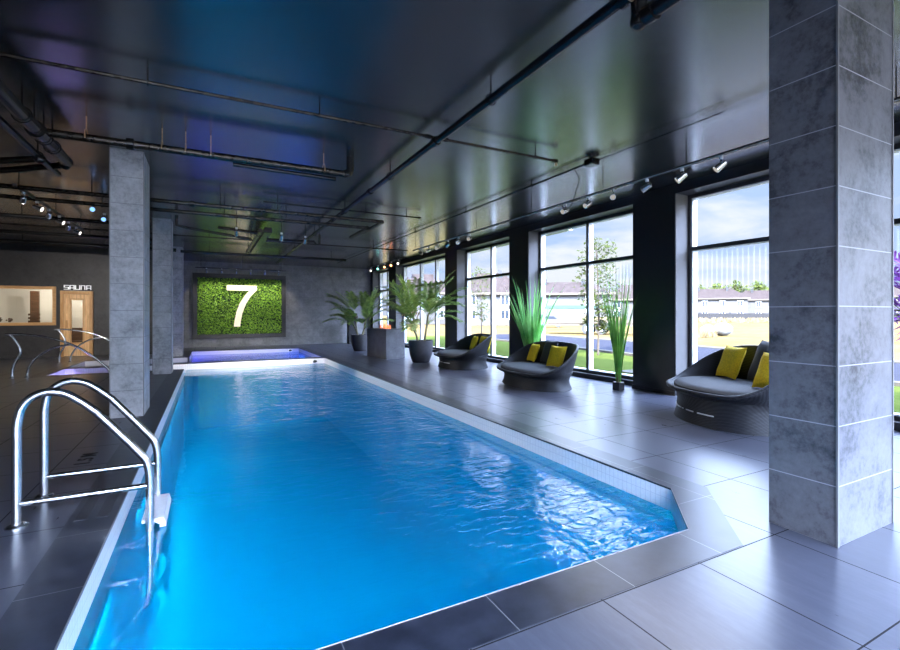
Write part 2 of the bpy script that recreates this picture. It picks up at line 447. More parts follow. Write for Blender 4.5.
b = MB(); b.box(-3.36, 3.35, 1.9, 15.2, -1.98, -1.9); struct(b.build('pool_bottom', M['liner']))
b = MB(); b.box(-3.36, 3.35, 15.34, 20.06, -1.18, -1.1); struct(b.build('spa_bottom', M['spaliner']))
# entry steps in the two side arms
b = MB()
for k in range(5): b.box(-3.3+.5*k, -2.8+.5*k, 13.65, 15.14, -1.9, -.24-.25*k)
struct(b.build('pool_entry_steps', M['stepwhite']))
b = MB()
for k in range(4): b.box(-3.3+.55*k, -2.75+.55*k, 15.40, 17.4, -1.1, -.21-.2*k)
struct(b.build('spa_entry_steps', M['stepwhite']))
# water surfaces
def pool_surface(poly, z, name, mat, label):
    tag(MB().face([(x, y, z) for x, y in poly]).build(name, M[mat], recalc=False), label, 'water', kind='stuff')
pool_surface([(-.57, 1.975), (2.762, 1.975), (3.29, 2.505), (3.29, 15.14), (-.57, 15.14)], WZ, 'pool_water', 'water', 'still blue water of the long swimming pool')
pool_surface([(-3.3, 13.65), (-.57, 13.65), (-.57, 15.14), (-3.3, 15.14)], WZ, 'pool_water', 'shallow', 'pale shallow water over the entry steps, nearer of the two arms')
pool_surface([(-.57, 15.40), (3.29, 15.40), (3.29, 20.0), (-.57, 20.0)], WZ+.03, 'whirlpool_water', 'spawater', 'blue violet lit water of the far whirlpool')
pool_surface([(-3.3, 15.40), (-.57, 15.40), (-.57, 17.4), (-3.3, 17.4)], WZ+.03, 'whirlpool_water', 'shallow', 'pale shallow water over the entry steps, farther of the two arms')

# metal edge strip round the near chamfer and right side
b = MB()
edge = [(-.57, 13.6, .003), (-.57, 1.975, .003), (2.762, 1.975, .003), (3.29, 2.505, .003), (3.29, 15.1, .003)]
b.tube(edge, .004, 6); struct(b.build('trim_2', M['alu_trim']))

# ------------------------------------------------------------------ walls
b = MB(); b.box(-1.0, XO, YF, YF+.2, 0, ZC); struct(b.build('wall_far', M['walltile']))
b = MB(); b.box(-1.2, -1.0, YS, YF+.2, 0, ZC); struct(b.build('wall_return', M['walltile_y']))
DX0, DX1, DZ = -4.32, -3.43, 2.17      # sauna door opening
SX0, SX1, SZ0, SZ1 = -6.45, -4.41, 1.04, 2.29
b = MB(); W2 = .15
b.box(XL, SX0, YS, YS+W2, 0, ZC); b.box(SX0, SX1, YS, YS+W2, 0, SZ0); b.box(SX0, SX1, YS, YS+W2, SZ1, ZC)
b.box(SX1, DX0, YS, YS+W2, 0, ZC); b.box(DX0, DX1, YS, YS+W2, DZ, ZC); b.box(DX1, -1.2, YS, YS+W2, 0, ZC)
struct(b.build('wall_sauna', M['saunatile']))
b = MB(); b.box(XL-.2, XL, YB, YF+.2, 0, ZC); struct(b.build('wall_left', M['walltile_y']))
b = MB(); b.box(XL, XO, YB-.2, YB, HEAD0, ZC); b.box(XL, XO, YB-.2, YB, 0, .1)
b.box(XL, -2.6, YB-.2, YB, .1, HEAD0)
for x in (.4, 3.9, XO-.5): b.box(x, x+.5, YB-.2, YB, .1, HEAD0)
struct(b.build('wall_back', M['walltile']))
for k, (x0, x1) in enumerate(((-2.6, .4), (.9, 3.9), (4.4, XO-.5))):  # unseen glazing, added to let daylight in from behind the camera
    b = MB(); xm = (x0+x1)/2
    for a, c in ((x0, x0+.07), (xm-.035, xm+.035), (x1-.07, x1)): b.box(a, c, YB-.16, YB-.06, .1, HEAD0)
    for z in (.1, 2.5, HEAD0-.07): b.box(x0, x1, YB-.15, YB-.07, z, z+.07)
    fr = struct(b.build('window_%d' % (8+k), M['alu_dark']))
    MB().box(x0+.02, x1-.02, YB-.115, YB-.105, .12, HEAD0-.02).build('glass_pane', M['sglass'], fr)
b = MB(); b.box(XL-.2, XO+.02, YB-.2, YF+.2, ZC, ZC+.35); struct(b.build('ceiling', M['ceil']))

# window wall
OPEN = [(-1.7, 1.10), (2.0, 5.33), (6.22, 9.47), (10.3, 13.26), (14.1, 18.8), (19.7, 21.95)]
HEAD, SILL = 3.47, .10
b = MB()
b.box(XW, XO, YB, YF, HEAD, ZC); b.box(XW+.22, XO, YB, YF, 0, SILL)
ys = [YB]+[y for o in OPEN for y in o]+[YF]
for i in range(0, len(ys), 2): b.box(XW, XO, ys[i], ys[i+1], 0, HEAD)
struct(b.build('wall_right', M['blackpaint']))
b = MB()
for i in range(2, len(ys)-1, 2):
    b.box(XW-.015, XW+.3, ys[i]-.012, ys[i+1]+.012, 0, .07)
struct(b.build('baseboard_right', M['blackpaint']))
b = MB()
for y0, y1 in OPEN:
    b.box(XW+.01, XO-.02, y1-.012, y1, SILL, HEAD); b.box(XW+.01, XO-.02, y0, y0+.012, SILL, HEAD)
struct(b.build('trim_5', M['reveal']))
MULL = [[-.3], [3.66], [7.76], [11.72], [15.55, 16.95], [20.8]]
for k, ((y0, y1), mm) in enumerate(zip(OPEN, MULL)):
    y0 += .012; y1 -= .012
    b = MB(); d = MB()
    for (bb, xa, xb, w) in ((b, 7.45, 7.57, .075), (d, 7.425, 7.45, .06)):
        bb.box(xa, xb, y0, y0+w, SILL, HEAD); bb.box(xa, xb, y1-w, y1, SILL, HEAD)
        for z in ((SILL+w/2), 2.53, HEAD-w/2): bb.box(xa, xb, y0+w, y1-w, z-w/2, z+w/2)
        cuts = [y0+w]+[m for m in mm]+[y1-w]
        for m in mm:
            bb.box(xa, xb, m-w/2, m+w/2, SILL+w, 2.53-w/2); bb.box(xa, xb, m-w/2, m+w/2, 2.53+w/2, HEAD-w)
    fr = struct(b.build('window_%d' % (k+1), M['alu_light']))
    d.build('frame_cap', M['alu_dark'], fr)  # lit sides of the bars are put in as paler metal than this front
    es = [y0+.075]+[c for m in mm for c in (m-.0375, m+.0375)]+[y1-.075]
    for i in range(0, len(es), 2):
        for za, zb in ((SILL+.075, 2.4925), (2.5675, HEAD-.075)):
            MB().box(7.50, 7.51, es[i], es[i+1], za, zb).build('glass_pane', M['glass'], fr)

# ------------------------------------------------------------------ pillars
def pillar(x0, x1, y0, y1, label, mat, rz=0):
    cx, cy = (x0+x1)/2, (y0+y1)/2
    o = MB().box(x0-cx, x1-cx, y0-cy, y1-cy, 0, ZC, .004).build('tiled_pillar', mat)
    o.location = (cx, cy, 0)
    tag(o, label, 'pillar', 'tiled pillars')
    for sx, sy in ((x0-cx, y0-cy), (x1-cx, y0-cy)): MB().box(sx-.006, sx+.006, sy-.006, sy+.006, 0, ZC).build('corner_strip', M['alu_trim'], o)
pillar(3.345, 4.07, 1.413, 1.80, 'big dark grey tiled pillar close at right, in front of the windows', M['pillar'])
pillar(-1.18, -.80, 7.62, 8.34, 'nearest and widest grey stone pillar on the left pool edge', M['pillarbk'])
pillar(-1.16, -.79, 12.7, 13.30, 'middle grey stone pillar on the left, behind the nearest one', M['pillarbk'])
pillar(-1.16, -.79, 17.80, 18.5, 'farthest grey pillar on the left, half hidden beside the moss panel', M['pillarbk'])

# ------------------------------------------------------------------ sauna room, door, window, sign
b = MB()
b.box(XL, -1.2, YS+2.2, YS+2.3, 0, 3.2); b.box(-1.3, -1.2, YS+W2, YS+2.2, 0, 3.2); b.box(XL, -1.2, YS+W2, YS+2.3, 2.7, 2.8); b.box(XL, XL+.05, YS+W2, YS+2.2, 0, 2.7)
struct(b.build('wall_sauna_inside', M['paletile']))
t = thing('sauna_bench', 'dark wooden slatted bench inside the sauna behind the door glass', 'bench', (-3.8, YS+1.5, 0))
for z, y in ((.45, 0), (.9, .4)):
    b = MB()
    for k in range(4): b.box(-.7, .6, y+.1*k-.2, y+.1*k-.11, z-.04, z)
    b.build('seat_slats', M['darkwood'], t)
b = MB(); b.box(-.7, .6, -.2, -.16, 0, .41); b.box(-.7, .6, .2, .24, 0, .86); b.build('front_panel', M['darkwood'], t)
t = thing('wooden_partition', 'narrow brown wooden post seen through the sauna window', 'post', (-5.38, YS+1.7, 0))
MB().box(-.12, .12, -.05, .05, 0, 2.2, .005).build('post_board', M['darkwood'], t)
for k in range(6): MB().box(-.16, .16, -.09, -.05, .75+.12*k, .82+.12*k).build('slat', M['darkwood'], t)
for i, x in enumerate((-6.02, -5.78)):
    t = thing('dried_flower_pot', ['left','right'][i]+' small dark red flower pot on the ledge inside the sauna window', 'flower pot', (x, YS+.75, 1.0), 0, 'flower pots in the sauna window')
    MB().lathe([(.05, 0), (.075, .11)], n=14).build('pot', M['darkwood'], t)
    b = MB()
    for k in range(16):
        a = random.uniform(0, 2*PI); rr = random.uniform(0, .1)
        b.sphere((rr*math.cos(a), rr*math.sin(a), .16+random.uniform(0, .12)), .028, 1)
    b.build('flower_heads', M['darkwood'], t)
t = MB().box(-6.5, -4.5, YS+.6, YS+.9, .96, 1.0).build('sauna_ledge', M['pinebeam']); tag(t, 'pale wooden ledge inside the sauna window', 'ledge')

d = struct(MB().box(DX0+.02, DX0+.11, YS-.05, YS+W2, 0, DZ-.02).box(DX1-.11, DX1-.02, YS-.05, YS+W2, 0, DZ-.02).box(DX0+.02, DX1-.02, YS-.06, YS+W2, DZ-.12, DZ-.01).build('door_1', M['pineframe']))
b = MB(); gx0, gx1 = -4.02, -3.72; x0, x1 = DX0+.115, DX1-.115
b.box(x0, gx0, YS-.01, YS+.05, .02, DZ-.125); b.box(gx1, x1, YS-.01, YS+.05, .02, DZ-.125)
b.box(gx0, gx1, YS-.01, YS+.05, .02, .46); b.box(gx0, gx1, YS-.01, YS+.05, 1.86, DZ-.125)
leafo = b.build('door_leaf', M['pine'], d)
MB().box(gx0, gx1, YS+.015, YS+.025, .46, 1.86).build('glass_pane', M['sglass'], leafo)
b = MB()
b.box(gx0-.03, gx0, YS-.03, YS-.01, .44, 1.88); b.box(gx1, gx1+.03, YS-.03, YS-.01, .44, 1.88); b.box(gx0-.03, gx1+.03, YS-.03, YS-.01, 1.88, 1.91); b.box(gx0-.03, gx1+.03, YS-.03, YS-.01, .41, .44)
b.build('glazing_bead', M['pineframe'], leafo)
MB().box(-4.16, -4.10, YS-.07, YS-.01, .95, 1.2, .01).build('door_handle', M['pineframe'], leafo)
b = MB(); w = .09
b.box(SX0, SX1, YS-.05, YS+W2, SZ1-w, SZ1); b.box(SX0, SX1, YS-.05, YS+W2, SZ0, SZ0+w)
b.box(SX0, SX0+w, YS-.05, YS+W2, SZ0+w, SZ1-w); b.box(SX1-w, SX1, YS-.05, YS+W2, SZ0+w, SZ1-w)
wf = struct(b.build('window_7', M['pinebeam']))
MB().box(SX0+w, SX1-w, YS+.05, YS+.06, SZ0+w, SZ1-w).build('glass_pane', M['sglass'], wf)

# SAUNA lettering: rounded square strokes
sg = thing('sauna_sign', 'white raised SAUNA lettering above the pine sauna door', 'sign', (-4.20, YS-.03, 2.215))
def stroke(pts, ox):
    b = MB(); hw = .0095
    for (ax, az), (bx, bz) in zip(pts[:-1], pts[1:]):
        if abs(ax-bx) < 1e-6: b.box(ox+ax-hw, ox+ax+hw, -.02, .03, min(az, bz)-hw, max(az, bz)+hw)
        else: b.box(ox+min(ax, bx)-hw, ox+max(ax, bx)+hw, -.02, .03, az-hw, az+hw)
    return b
lw, lh = .108, .125
GL = {'S': [(lw, lh), (0, lh), (0, lh/2), (lw, lh/2), (lw, 0), (0, 0)], 'A': [(0, 0), (0, lh), (lw, lh), (lw, 0)], 'U': [(0, lh), (0, 0), (lw, 0), (lw, lh)], 'N': [(0, 0), (0, lh), (lw*.9, lh), (lw*.9, 0)]}
for k, ch in enumerate('SAUNA'):
    bb = stroke(GL[ch], .147*k)
    if ch == 'A':
        bb.box(.147*k, .147*k+lw, -.02, .03, lh*.36-.0095, lh*.36+.0095)
    bb.build('letter', M['signwhite'], sg)

# ------------------------------------------------------------------ moss panel with the 7
y = YF
mp = thing('moss_panel', 'framed green moss panel with a glowing 7 on the far wall', 'wall panel', (0, y, 0))
b = MB(); X0, X1, Z0, Z1 = -.455, 2.92, .535, 2.955
b.box(X0-.16, X0, -.16, 0, Z0-.17, Z1+.17); b.box(X1, X1+.16, -.16, 0, Z0-.17, Z1+.17); b.box(X0, X1, -.16, 0, Z1, Z1+.17); b.box(X0, X1, -.16, 0, Z0-.17, Z0)
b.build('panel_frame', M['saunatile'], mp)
MB().box(X0, X1, -.06, 0, Z0, Z1).build('panel_backing', M['mossback'], mp)
b = MB()
for k in range(6500):
    cx = random.uniform(X0+.02, X1-.02); cz = random.uniform(Z0+.02, Z1-.02); cyy = -.06-random.uniform(0, .07)
    s = random.uniform(.022, .05)
    u = Vector((random.uniform(-1, 1), random.uniform(-.5, .2), random.uniform(-1, 1))).normalized()
    v = u.cross(Vector((random.uniform(-.5, .5), -1, random.uniform(-.5, .8)))).normalized()
    c = Vector((cx, cyy, cz))
    b.face([c-u*s, c+v*s*.5, c+u*s, c-v*s*.5])
tag(b.build('moss', M['moss'], mp, recalc=False), kind='stuff')
# numeral 7
def P7(u, v):   # crop pixels of the numeral mapped to the panel
    return (X0+(u-137)/(762-137)*(X1-X0), Z1-(v-105)/(520-105)*(Z1-Z0))
o7 = [(345, 158), (566, 158), (566, 190), (520, 238), (482, 300), (457, 370), (446, 428), (442, 464), (396, 464), (402, 420), (416, 352), (441, 288), (478, 232), (510, 196), (345, 196)]
poly = [(P7(*p)[0], -.20, P7(*p)[1]) for p in o7]
sv = MB().extr(poly, (0, .06, 0)).build('numeral', M['seven'], mp); tag(sv, 'glowing cream number 7')

# ------------------------------------------------------------------ spotlights
spot_proto = None
def spot(loc, rz, tilt, label, group, mat='lens', drop=.10):
    """small chrome track spotlight; origin at its mounting point"""
    t = thing('track_spotlight', label, 'spotlight', loc, rz, group)
    MB().lathe([(.022, 0), (.026, -.015), (.022, -.04)], n=12).build('mount', M['alu_light'], t, True)
    MB().tube([(0, 0, -.03), (0, 0, -drop)], .009, 8).build('stem', M['blackmetal'], t)
    d = Vector((math.cos(tilt), 0, -math.sin(tilt))); c = Vector((0, 0, -drop-.015))
    h = MB(); h.tube([c-d*.065, c-d*.055, c+d*.02, c+d*.075], [.022, .034, .042, .047], 14)
    hd = h.build('lamp_head', M['chrome'], t, True)
    MB().tube([c+d*.075, c+d*.079], .038, 14).build('lens', M[mat], hd)
    return t
def pxray(u, v):
    f, h, vx = 465.8, 314.1, 209.2
    a = math.atan((450-vx)/f); r = (u-450)/f
    return Vector((math.sin(a)+r*math.cos(a), math.cos(a)-r*math.sin(a), (h-v)/f))
XT, ZT = 5.55, 3.33
WORD = ['first', 'second', 'third', 'fourth', 'fifth', 'sixth', 'seventh', 'eighth', 'ninth', 'tenth', 'eleventh', 'twelfth', 'thirteenth']
ups = [721, 682, 647, 613.5, 588, 565.5, 469.6, 458.5, 448, 437.5, 428.5, 420]
tr = thing('spotlight_track', 'long thin dark spotlight track under the ceiling along the windows', 'track', (0, 0, 0))
MB().box(XT-.018, XT+.018, 1.2, 13.2, ZT, ZT+.035).build('rail', M['alu_dark'], tr)
MB().box(XT-.020, XT-.018, 1.2, 13.2, ZT+.002, ZT+.012).build('rail_edge', M['alu_light'], tr)
for yy in (1.9, 4.0, 5.45, 7.3, 9.4, 11.4, 13.0): MB().tube([(XT, yy, ZT+.03), (XT, yy, ZC)], .006, 6).build('hanger_rod', M['blackmetal'], tr)
for k, u in enumerate(ups):
    d = pxray(u, 200); yy = d.y*XT/d.x
    spot((XT, yy, ZT), random.choice([PI, PI*.85, PI*1.2, -.6, PI*.6]) if k not in (0, 1) else PI*.75, random.uniform(.3, .7),
         '%s chrome track spotlight along the windows, counting from the big near pillar' % WORD[k], 'spotlights on the window track', 'lens_glint')
tr2 = thing('spotlight_track', 'short dark spotlight track by the far window, with coloured lamps', 'track')
MB().box(6.10, 6.135, 15.6, 19.6, kz(3.58), kz(3.58)+.03).build('rail', M['alu_dark'], tr2)
for yy in (15.9, 17.5, 19.2): MB().tube([(6.117, yy, kz(3.58)+.03), (6.117, yy, ZC)], .006, 6).build('hanger_rod', M['blackmetal'], tr2)
for k, (yy, mt, nm) in enumerate(((17.5, 'lens', 'white'), (18.3, 'lens_orange', 'orange'), (19.1, 'lens_orange', 'orange'), (20.0, 'lens_teal', 'teal'), (21.0, 'lens', 'white'))):
    spot((6.117, yy*K, kz(3.58)), PI*1.3, .5, '%s lit spotlight by the far window, %s of five from the near end' % (nm, WORD[k]), 'coloured spotlights by the far window', mt)
tr3 = thing('spotlight_track', 'dark spotlight track under the ceiling above the pool entry steps', 'track')
MB().box(-2.70, -2.66, 9.5, 13.9, kz(3.58), kz(3.58)+.04).build('rail', M['alu_dark'], tr3)
for yy in (9.7, 11.7, 13.7): MB().tube([(-2.68, yy, kz(3.58)+.04), (-2.68, yy, ZC)], .006, 6).build('hanger_rod', M['blackmetal'], tr3)
for k in range(6):
    spot((-2.68, 9.9+.68*k, kz(3.58)), PI/2+.35 if k % 2 == 0 else -.12, .4, 'bright white spotlight above the pool entry steps, %s along its track' % WORD[k], 'spotlights above the entry steps')
for k, yy in enumerate((11.5, 12.6)):
    spot((-2.05*K, yy*K, kz(3.62)), -PI/2, .3, '%s small blue lit spotlight left of the nearest left pillar' % ('nearer', 'farther')[k], 'blue spotlights', 'lens_blue')
for k, xx in enumerate((.55, 1.55, 2.15)):
    spot((xx, 11.6+.25*k, kz(3.56)), PI/2, .75, 'small white spotlight over the far end of the pool, %s from the left' % WORD[k], 'spotlights on the far duct')
    MB().tube([(0, 0, -.01), (0, 0, ZC-kz(3.56))], .008, 6).build('drop_rod', M['blackmetal'], scene.objects[-1] if False else [o for o in scene.objects if o.get('group') == 'spotlights on the far duct'][-1])
rd = thing('picture_light_rail', 'thin dark lamp rail above the green moss panel', 'rail')
MB().tube([(-.5, YF-.75, 3.30), (3.0, YF-.75, 3.30)], .015, 8).build('rail_tube', M['blackmetal'], rd)
for x in (-.3, 1.25, 2.8): MB().tube([(x, YF-.75, 3.31), (x, YF-.75, ZC)], .008, 6).build('hanger_rod', M['blackmetal'], rd)
for k in range(6):
    spot((-.1+.56*k, YF-.75, 3.29), PI/2, .9, 'small dark spotlight over the moss panel, %s from the left' % WORD[k], 'spotlights over the moss panel')

# ------------------------------------------------------------------ ceiling pipes
def pipe_y(name, label, x, z, y0, y1, r, mat='blackmetal', hang=(), coup=(), cat='pipe'):
    x, z, y0, y1, r = x*K, kz(z), y0*K, y1*K, r*K; hang = [h*K for h in hang]; coup = [h*K for h in coup]
    t = thing(name, label, cat)
    MB().tube([(x, y0, z), (x, y1, z)], r, 14).build('pipe_run', M[mat], t, True)
    for yy in hang:
        MB().tube([(x, yy, z+r), (x, yy, ZC)], .008, 6).tube(arc((x, yy, z), r+.012, 0, 2*PI, 16, (1, 0, 0), (0, 0, 1)), .006, 6).build('hanger', M['blackmetal'], t)
    for yy in coup: MB().tube([(x, yy-.05, z), (x, yy+.05, z)], r*1.3, 14).build('coupling', M['blackmetal'], t, True)
    return t
def pipe_x(name, label, y, z, x0, x1, r, mat='pipegrey', hang=(), coup=(), cat='pipe', big=False):
    y, z, x0, x1, r = y*K, kz(z), x0*K, x1*K, r*K; hang = [h*K for h in hang]; coup = [h*K for h in coup]
    t = thing(name, label, cat)
    MB().tube([(x0, y, z), (x1, y, z)], r, 14).build('pipe_run', M[mat], t, True)
    for xx in hang:
        h = MB().tube([(xx, y, z+r+(.05 if big else 0)), (xx, y, ZC)], .007, 6)
        if big: h.tube([(xx, y-r-.03, z-.02)]+arc((xx, y, z+.02), r+.03, PI, 0, 12, (0, 1, 0), (0, 0, 1))+[(xx, y+r+.03, z-.02)], .007, 6)
        else: h.tube(arc((xx, y, z), r+.01, 0, 2*PI, 14, (0, 1, 0), (0, 0, 1)), .005, 6)
        h.build('hanger', M['brass' if big else 'blackmetal'], t)
    for xx in coup: MB().tube([(xx-.035, y, z), (xx+.035, y, z)], r*1.5, 12).build('coupling', M['blackmetal'], t, True)
    return t
t = pipe_y('water_main_pipe', 'thick black pipe running lengthwise under the ceiling over the pool', 2.66, 3.68, 2.42, 21.9, .046, 'blackmetal', hang=(4.2, 7.3, 10.2, 13.5, 17), coup=(5.56, 8.4, 12.0))
MB().tube([kp((2.66, 2.44, 3.68)), kp((2.66, 2.34, 3.68))], .060, 14).tube([kp((2.66, 2.28, 3.75)), kp((2.66, 2.28, 3.40))], .047, 14).sphere(kp((2.66, 2.28, 3.68)), .058, 2).sphere(kp((2.66, 2.28, 3.44)), .056, 2).tube([kp((2.66, 2.22, 3.444)), kp((2.66, 2.14, 3.444))], .058, 14).build('pipe_elbow', M['blackmetal'], t, True)
MB().tube([kp((2.60, 2.28, 3.58)), kp((2.52, 2.27, 3.58))], .018, 10).tube([kp((2.72, 2.28, 3.50)), kp((2.80, 2.28, 3.50))], .020, 10).build('drain_plug', M['brass'], t, True)
pipe_y('water_main_pipe', 'short thick black pipe at the top edge, one step lower than the long one', 2.66, 3.444, -2.6, 2.22, .048, 'blackmetal', hang=(1.0,))
t = pipe_x('sprinkler_pipe', 'thin brown sprinkler pipe crossing the ceiling nearest the camera', 5.56, 3.73, -5.2, 4.69, .019, hang=(-3.2, -.55, 1.15, 4.30), coup=(2.55, 2.80, 4.67))
MB().tube([kp((4.69, 5.56, 3.73)), kp((4.69, 5.56, 3.67))], .011, 8).lathe([(.022, kz(3.665)), (.022, kz(3.672))], 4.69*K, 5.56*K, 12).build('sprinkler_head', M['brass'], t)
t = pipe_x('drain_pipe', 'thick dark pipe with ring hangers crossing above the nearest left pillar', 7.19, 3.58, -1.75, 1.86, .05, hang=(-1.35, -.55, -.28, .02, 1.55), coup=(-.9,), big=True)
MB().tube(arc((1.86*K, 7.19*K, kz(3.58)+.09), .09, -PI/2, 0, 8, (1, 0, 0), (0, 0, 1))+[(1.86*K+.09, 7.19*K, ZC)], .054, 14).build('elbow', M['blackmetal'], t, True)
MB().tube([kp((.3, 7.27, 3.52)), kp((1.75, 7.27, 3.50))], .028, 12).build('side_pipe', M['blackmetal'], t, True)
t = pipe_y('drain_pipe', 'thick dark pipe slanting in at the left edge, joined by ring hangers', -1.80, 3.56, 3.0, 8.4, .075, 'pipegrey', hang=(6.6, 7.0, 7.35, 7.7), coup=(7.1,))
t = pipe_y('drain_pipe', 'dark pipe lying right beside the thick one at the left edge', -2.02, 3.50, 3.0, 8.9, .045, 'blackmetal', hang=(6.2, 8.0))
for k, (a, c) in enumerate((((-1.82, 8.4, 3.52), (-4.3, 10.4, 3.5)), ((-2.0, 8.0, 3.46), (-4.3, 9.5, 3.44)))):
    t = thing('branch_pipe', '%s of two dark branch pipes at the left edge below the thick pipe' % ('lower', 'upper')[k], 'pipe')
    a, c = kp(a), kp(c)
    MB().tube([a, c], .042, 12).build('pipe_run', M['pipegrey'], t, True)
    MB().sphere(a, .062, 2).build('elbow', M['blackmetal'], t, True)
    MB().tube([(c[0]*.7+a[0]*.3, c[1]*.7+a[1]*.3, c[2]+.04), (c[0]*.7+a[0]*.3, c[1]*.7+a[1]*.3, ZC)], .007, 6).build('hanger', M['blackmetal'], t)
t = pipe_x('heating_pipe', 'nearer of two long parallel pipes crossing behind the nearest left pillar', 10.54, 3.585, -6.5, 3.62, .04, hang=(-4.5, -1.9, .2, 1.3), coup=(-.3,))
MB().tube([kp((3.62, 10.54, 3.585)), kp((3.66, 10.58, 3.585)), kp((3.66, 12.1, 3.585))], .042, 12).build('elbow', M['blackmetal'], t, True)
t = pipe_x('heating_pipe', 'farther of two long parallel pipes crossing behind the nearest left pillar', 11.46, 3.585, -6.5, 3.55, .04, hang=(-4.5, -1.9, .3, 1.6))
MB().tube([kp((3.55, 11.46, 3.585)), kp((3.59, 11.5, 3.585)), kp((3.59, 13.1, 3.585))], .05, 12).build('elbow', M['blackmetal'], t, True)
pipe_x('sprinkler_pipe', 'thin sprinkler pipe reaching right beyond the two parallel pipes', 10.40, 3.74, 1.0, 4.56, .016, 'blackmetal', hang=(3.2, 4.2), coup=(4.53,))
pipe_x('sprinkler_pipe', 'thin far sprinkler pipe passing above the potted palms', 15.7, 3.70, -6.4, 6.4, .022, 'pipegrey', hang=(-3.5, 0, 2.9, 5.1), coup=(2.0, 5.6))
pipe_x('heating_pipe', 'dark far pipe just in front of the moss panel wall', 19.0, 3.62, -.9, 5.0, .05, 'blackmetal', hang=(0, 2.4, 4.4))
pipe_x('heating_pipe', 'dark low pipe crossing at upper left before the sauna wall', 16.4, 3.60, -6.5, -1.0, .05, 'blackmetal', hang=(-5, -3, -1.6))
pipe_x('heating_pipe', 'dark pipe at far left close to the sauna wall top', 18.4, 3.58, -6.5, -1.0, .06, 'blackmetal', hang=(-5, -3, -1.6))
pipe_x('heating_pipe', 'dark pipe left of the nearest left pillar, under the spotlights', 13.2, 3.52, -6.5, -1.3, .045, 'blackmetal', hang=(-5, -3.6, -1.6))
t = pipe_y('air_duct', 'black square duct hanging over the far end of the pool', 1.15, 3.50, 12.6, 17.3, .05, 'blackmetal', hang=(13.2, 16.8), cat='duct')
MB().box(1.24*K, 1.42*K, 12.6*K, 17.3*K, kz(3.46), kz(3.60), .01).build('duct_box', M['blackmetal'], t)
for k, (pts, lb) in enumerate((([(-.7, 13.0, 3.78), (-.7, 13.0, 3.55), (-.5, 13.0, 3.5), (1.0, 13.6, 3.42)], 'bent brown pipe dropping from the ceiling beside the middle left pillar'),
                    ([(.2, 12.6, 3.50), (1.1, 13.1, 3.52)], 'short brown pipe angled above the far end of the pool'),
                    ([(1.4, 13.6, 3.44), (2.7, 13.8, 3.50), (2.75, 13.8, 3.42), (2.85, 13.8, 3.42), (2.85, 13.8, 3.72)], 'thin black trapped pipe beside the long ceiling pipe at the far end'))):
    t = thing('branch_pipe', lb, 'pipe')
    pts = [kp(p) for p in pts]
    MB().tube(pts, .032, 10).build('pipe_run', M['pipegrey' if k < 2 else 'blackmetal'], t, True)
    MB().tube([pts[-1], (pts[-1][0], pts[-1][1], ZC)], .008, 6).build('hanger', M['blackmetal'], t)
t = pipe_y('cable_conduit', 'thin black conduit running lengthwise over the loungers', 5.33, 3.79, 5.5, 21.8, .016, 'blackmetal', hang=(7, 9.5, 12.5, 16), coup=(10.6,), cat='conduit')
MB().box(5.25*K, 5.41*K, 5.38*K, 5.56*K, kz(3.73), kz(3.83), .008).build('junction_box', M['blackmetal'], t)
MB().tube([kp((5.36, 5.40, 3.79)), kp((5.40, 3.4, 3.79))], .006, 6).build('thin_cable', M['blackmetal'], t)
c = thing('hanging_cable', 'loose black cable drooping from the conduit to the spotlight track', 'cable')
MB().tube(smooth_path([(5.33*K, 5.85*K, kz(3.76)), (5.02, 5.42, 3.46), (5.22, 5.70, 3.38), (5.35, 5.95, 3.22), (5.48, 6.25, 3.22), (XT, 6.45, ZT+.03)]), .008, 8).build('cable_run', M['blackmetal'], c, True)

# ------------------------------------------------------------------ pool ladder
ld = thing('pool_ladder', 'polished steel pool ladder with white treads at the near left pool edge', 'pool ladder', (-1.1, 4.3, 0))
off = Vector((1.1, -4.3, 0))
for yy in (4.03, 4.605):
    pts = [(-1.125, yy, 0), (-1.125, yy, .3), (-1.125, yy, .60)]
    pts += smooth_path([(-1.125, yy, .66), (-1.105, yy, .77), (-1.05, yy, .845), (-.965, yy, .875), (-.87, yy, .855), (-.78, yy, .79)], 6)
    pts += [(-.70, yy, .715), (-.52, yy, .49)]
    pts += smooth_path([(-.455, yy, .405), (-.41, yy, .335), (-.39, yy, .25), (-.385, yy, .15)], 5)
    pts += [(-.385, yy, -.3), (-.385, yy, -.70)]
    pts += smooth_path([(-.385, yy, -.78), (-.40, yy, -.86), (-.45, yy, -.92), (-.55, yy, -.95)], 5)
    MB().tube([Vector(p)+off for p in pts], .027, 16).build('handrail', M['chrome'], ld, True)
    MB().tube([Vector((-1.125, yy, .15))+off, Vector((-.385, yy, .15))+off], .021, 14).build('crossbar', M['chrome'], ld, True)
    MB().lathe([(.062, 0), (.062, .008), (.045, .018), (.03, .02)], -1.125+off.x, yy+off.y, 20).build('floor_flange', M['chrome'], ld, True)
for z in (-.11, -.38, -.65):
    pr = [(-.30, z), (-.285, z-.05), (-.29, z-.12), (-.325, z-.19), (-.35, z-.20), (-.33, z-.13), (-.325, z-.05), (-.36, z-.025), (-.44, z-.025), (-.44, z)]
    MB().extr([(x+off.x, 4.06+off.y, zz) for x, zz in pr], (0, .52, 0)).build('tread', M['white_plastic'], ld)

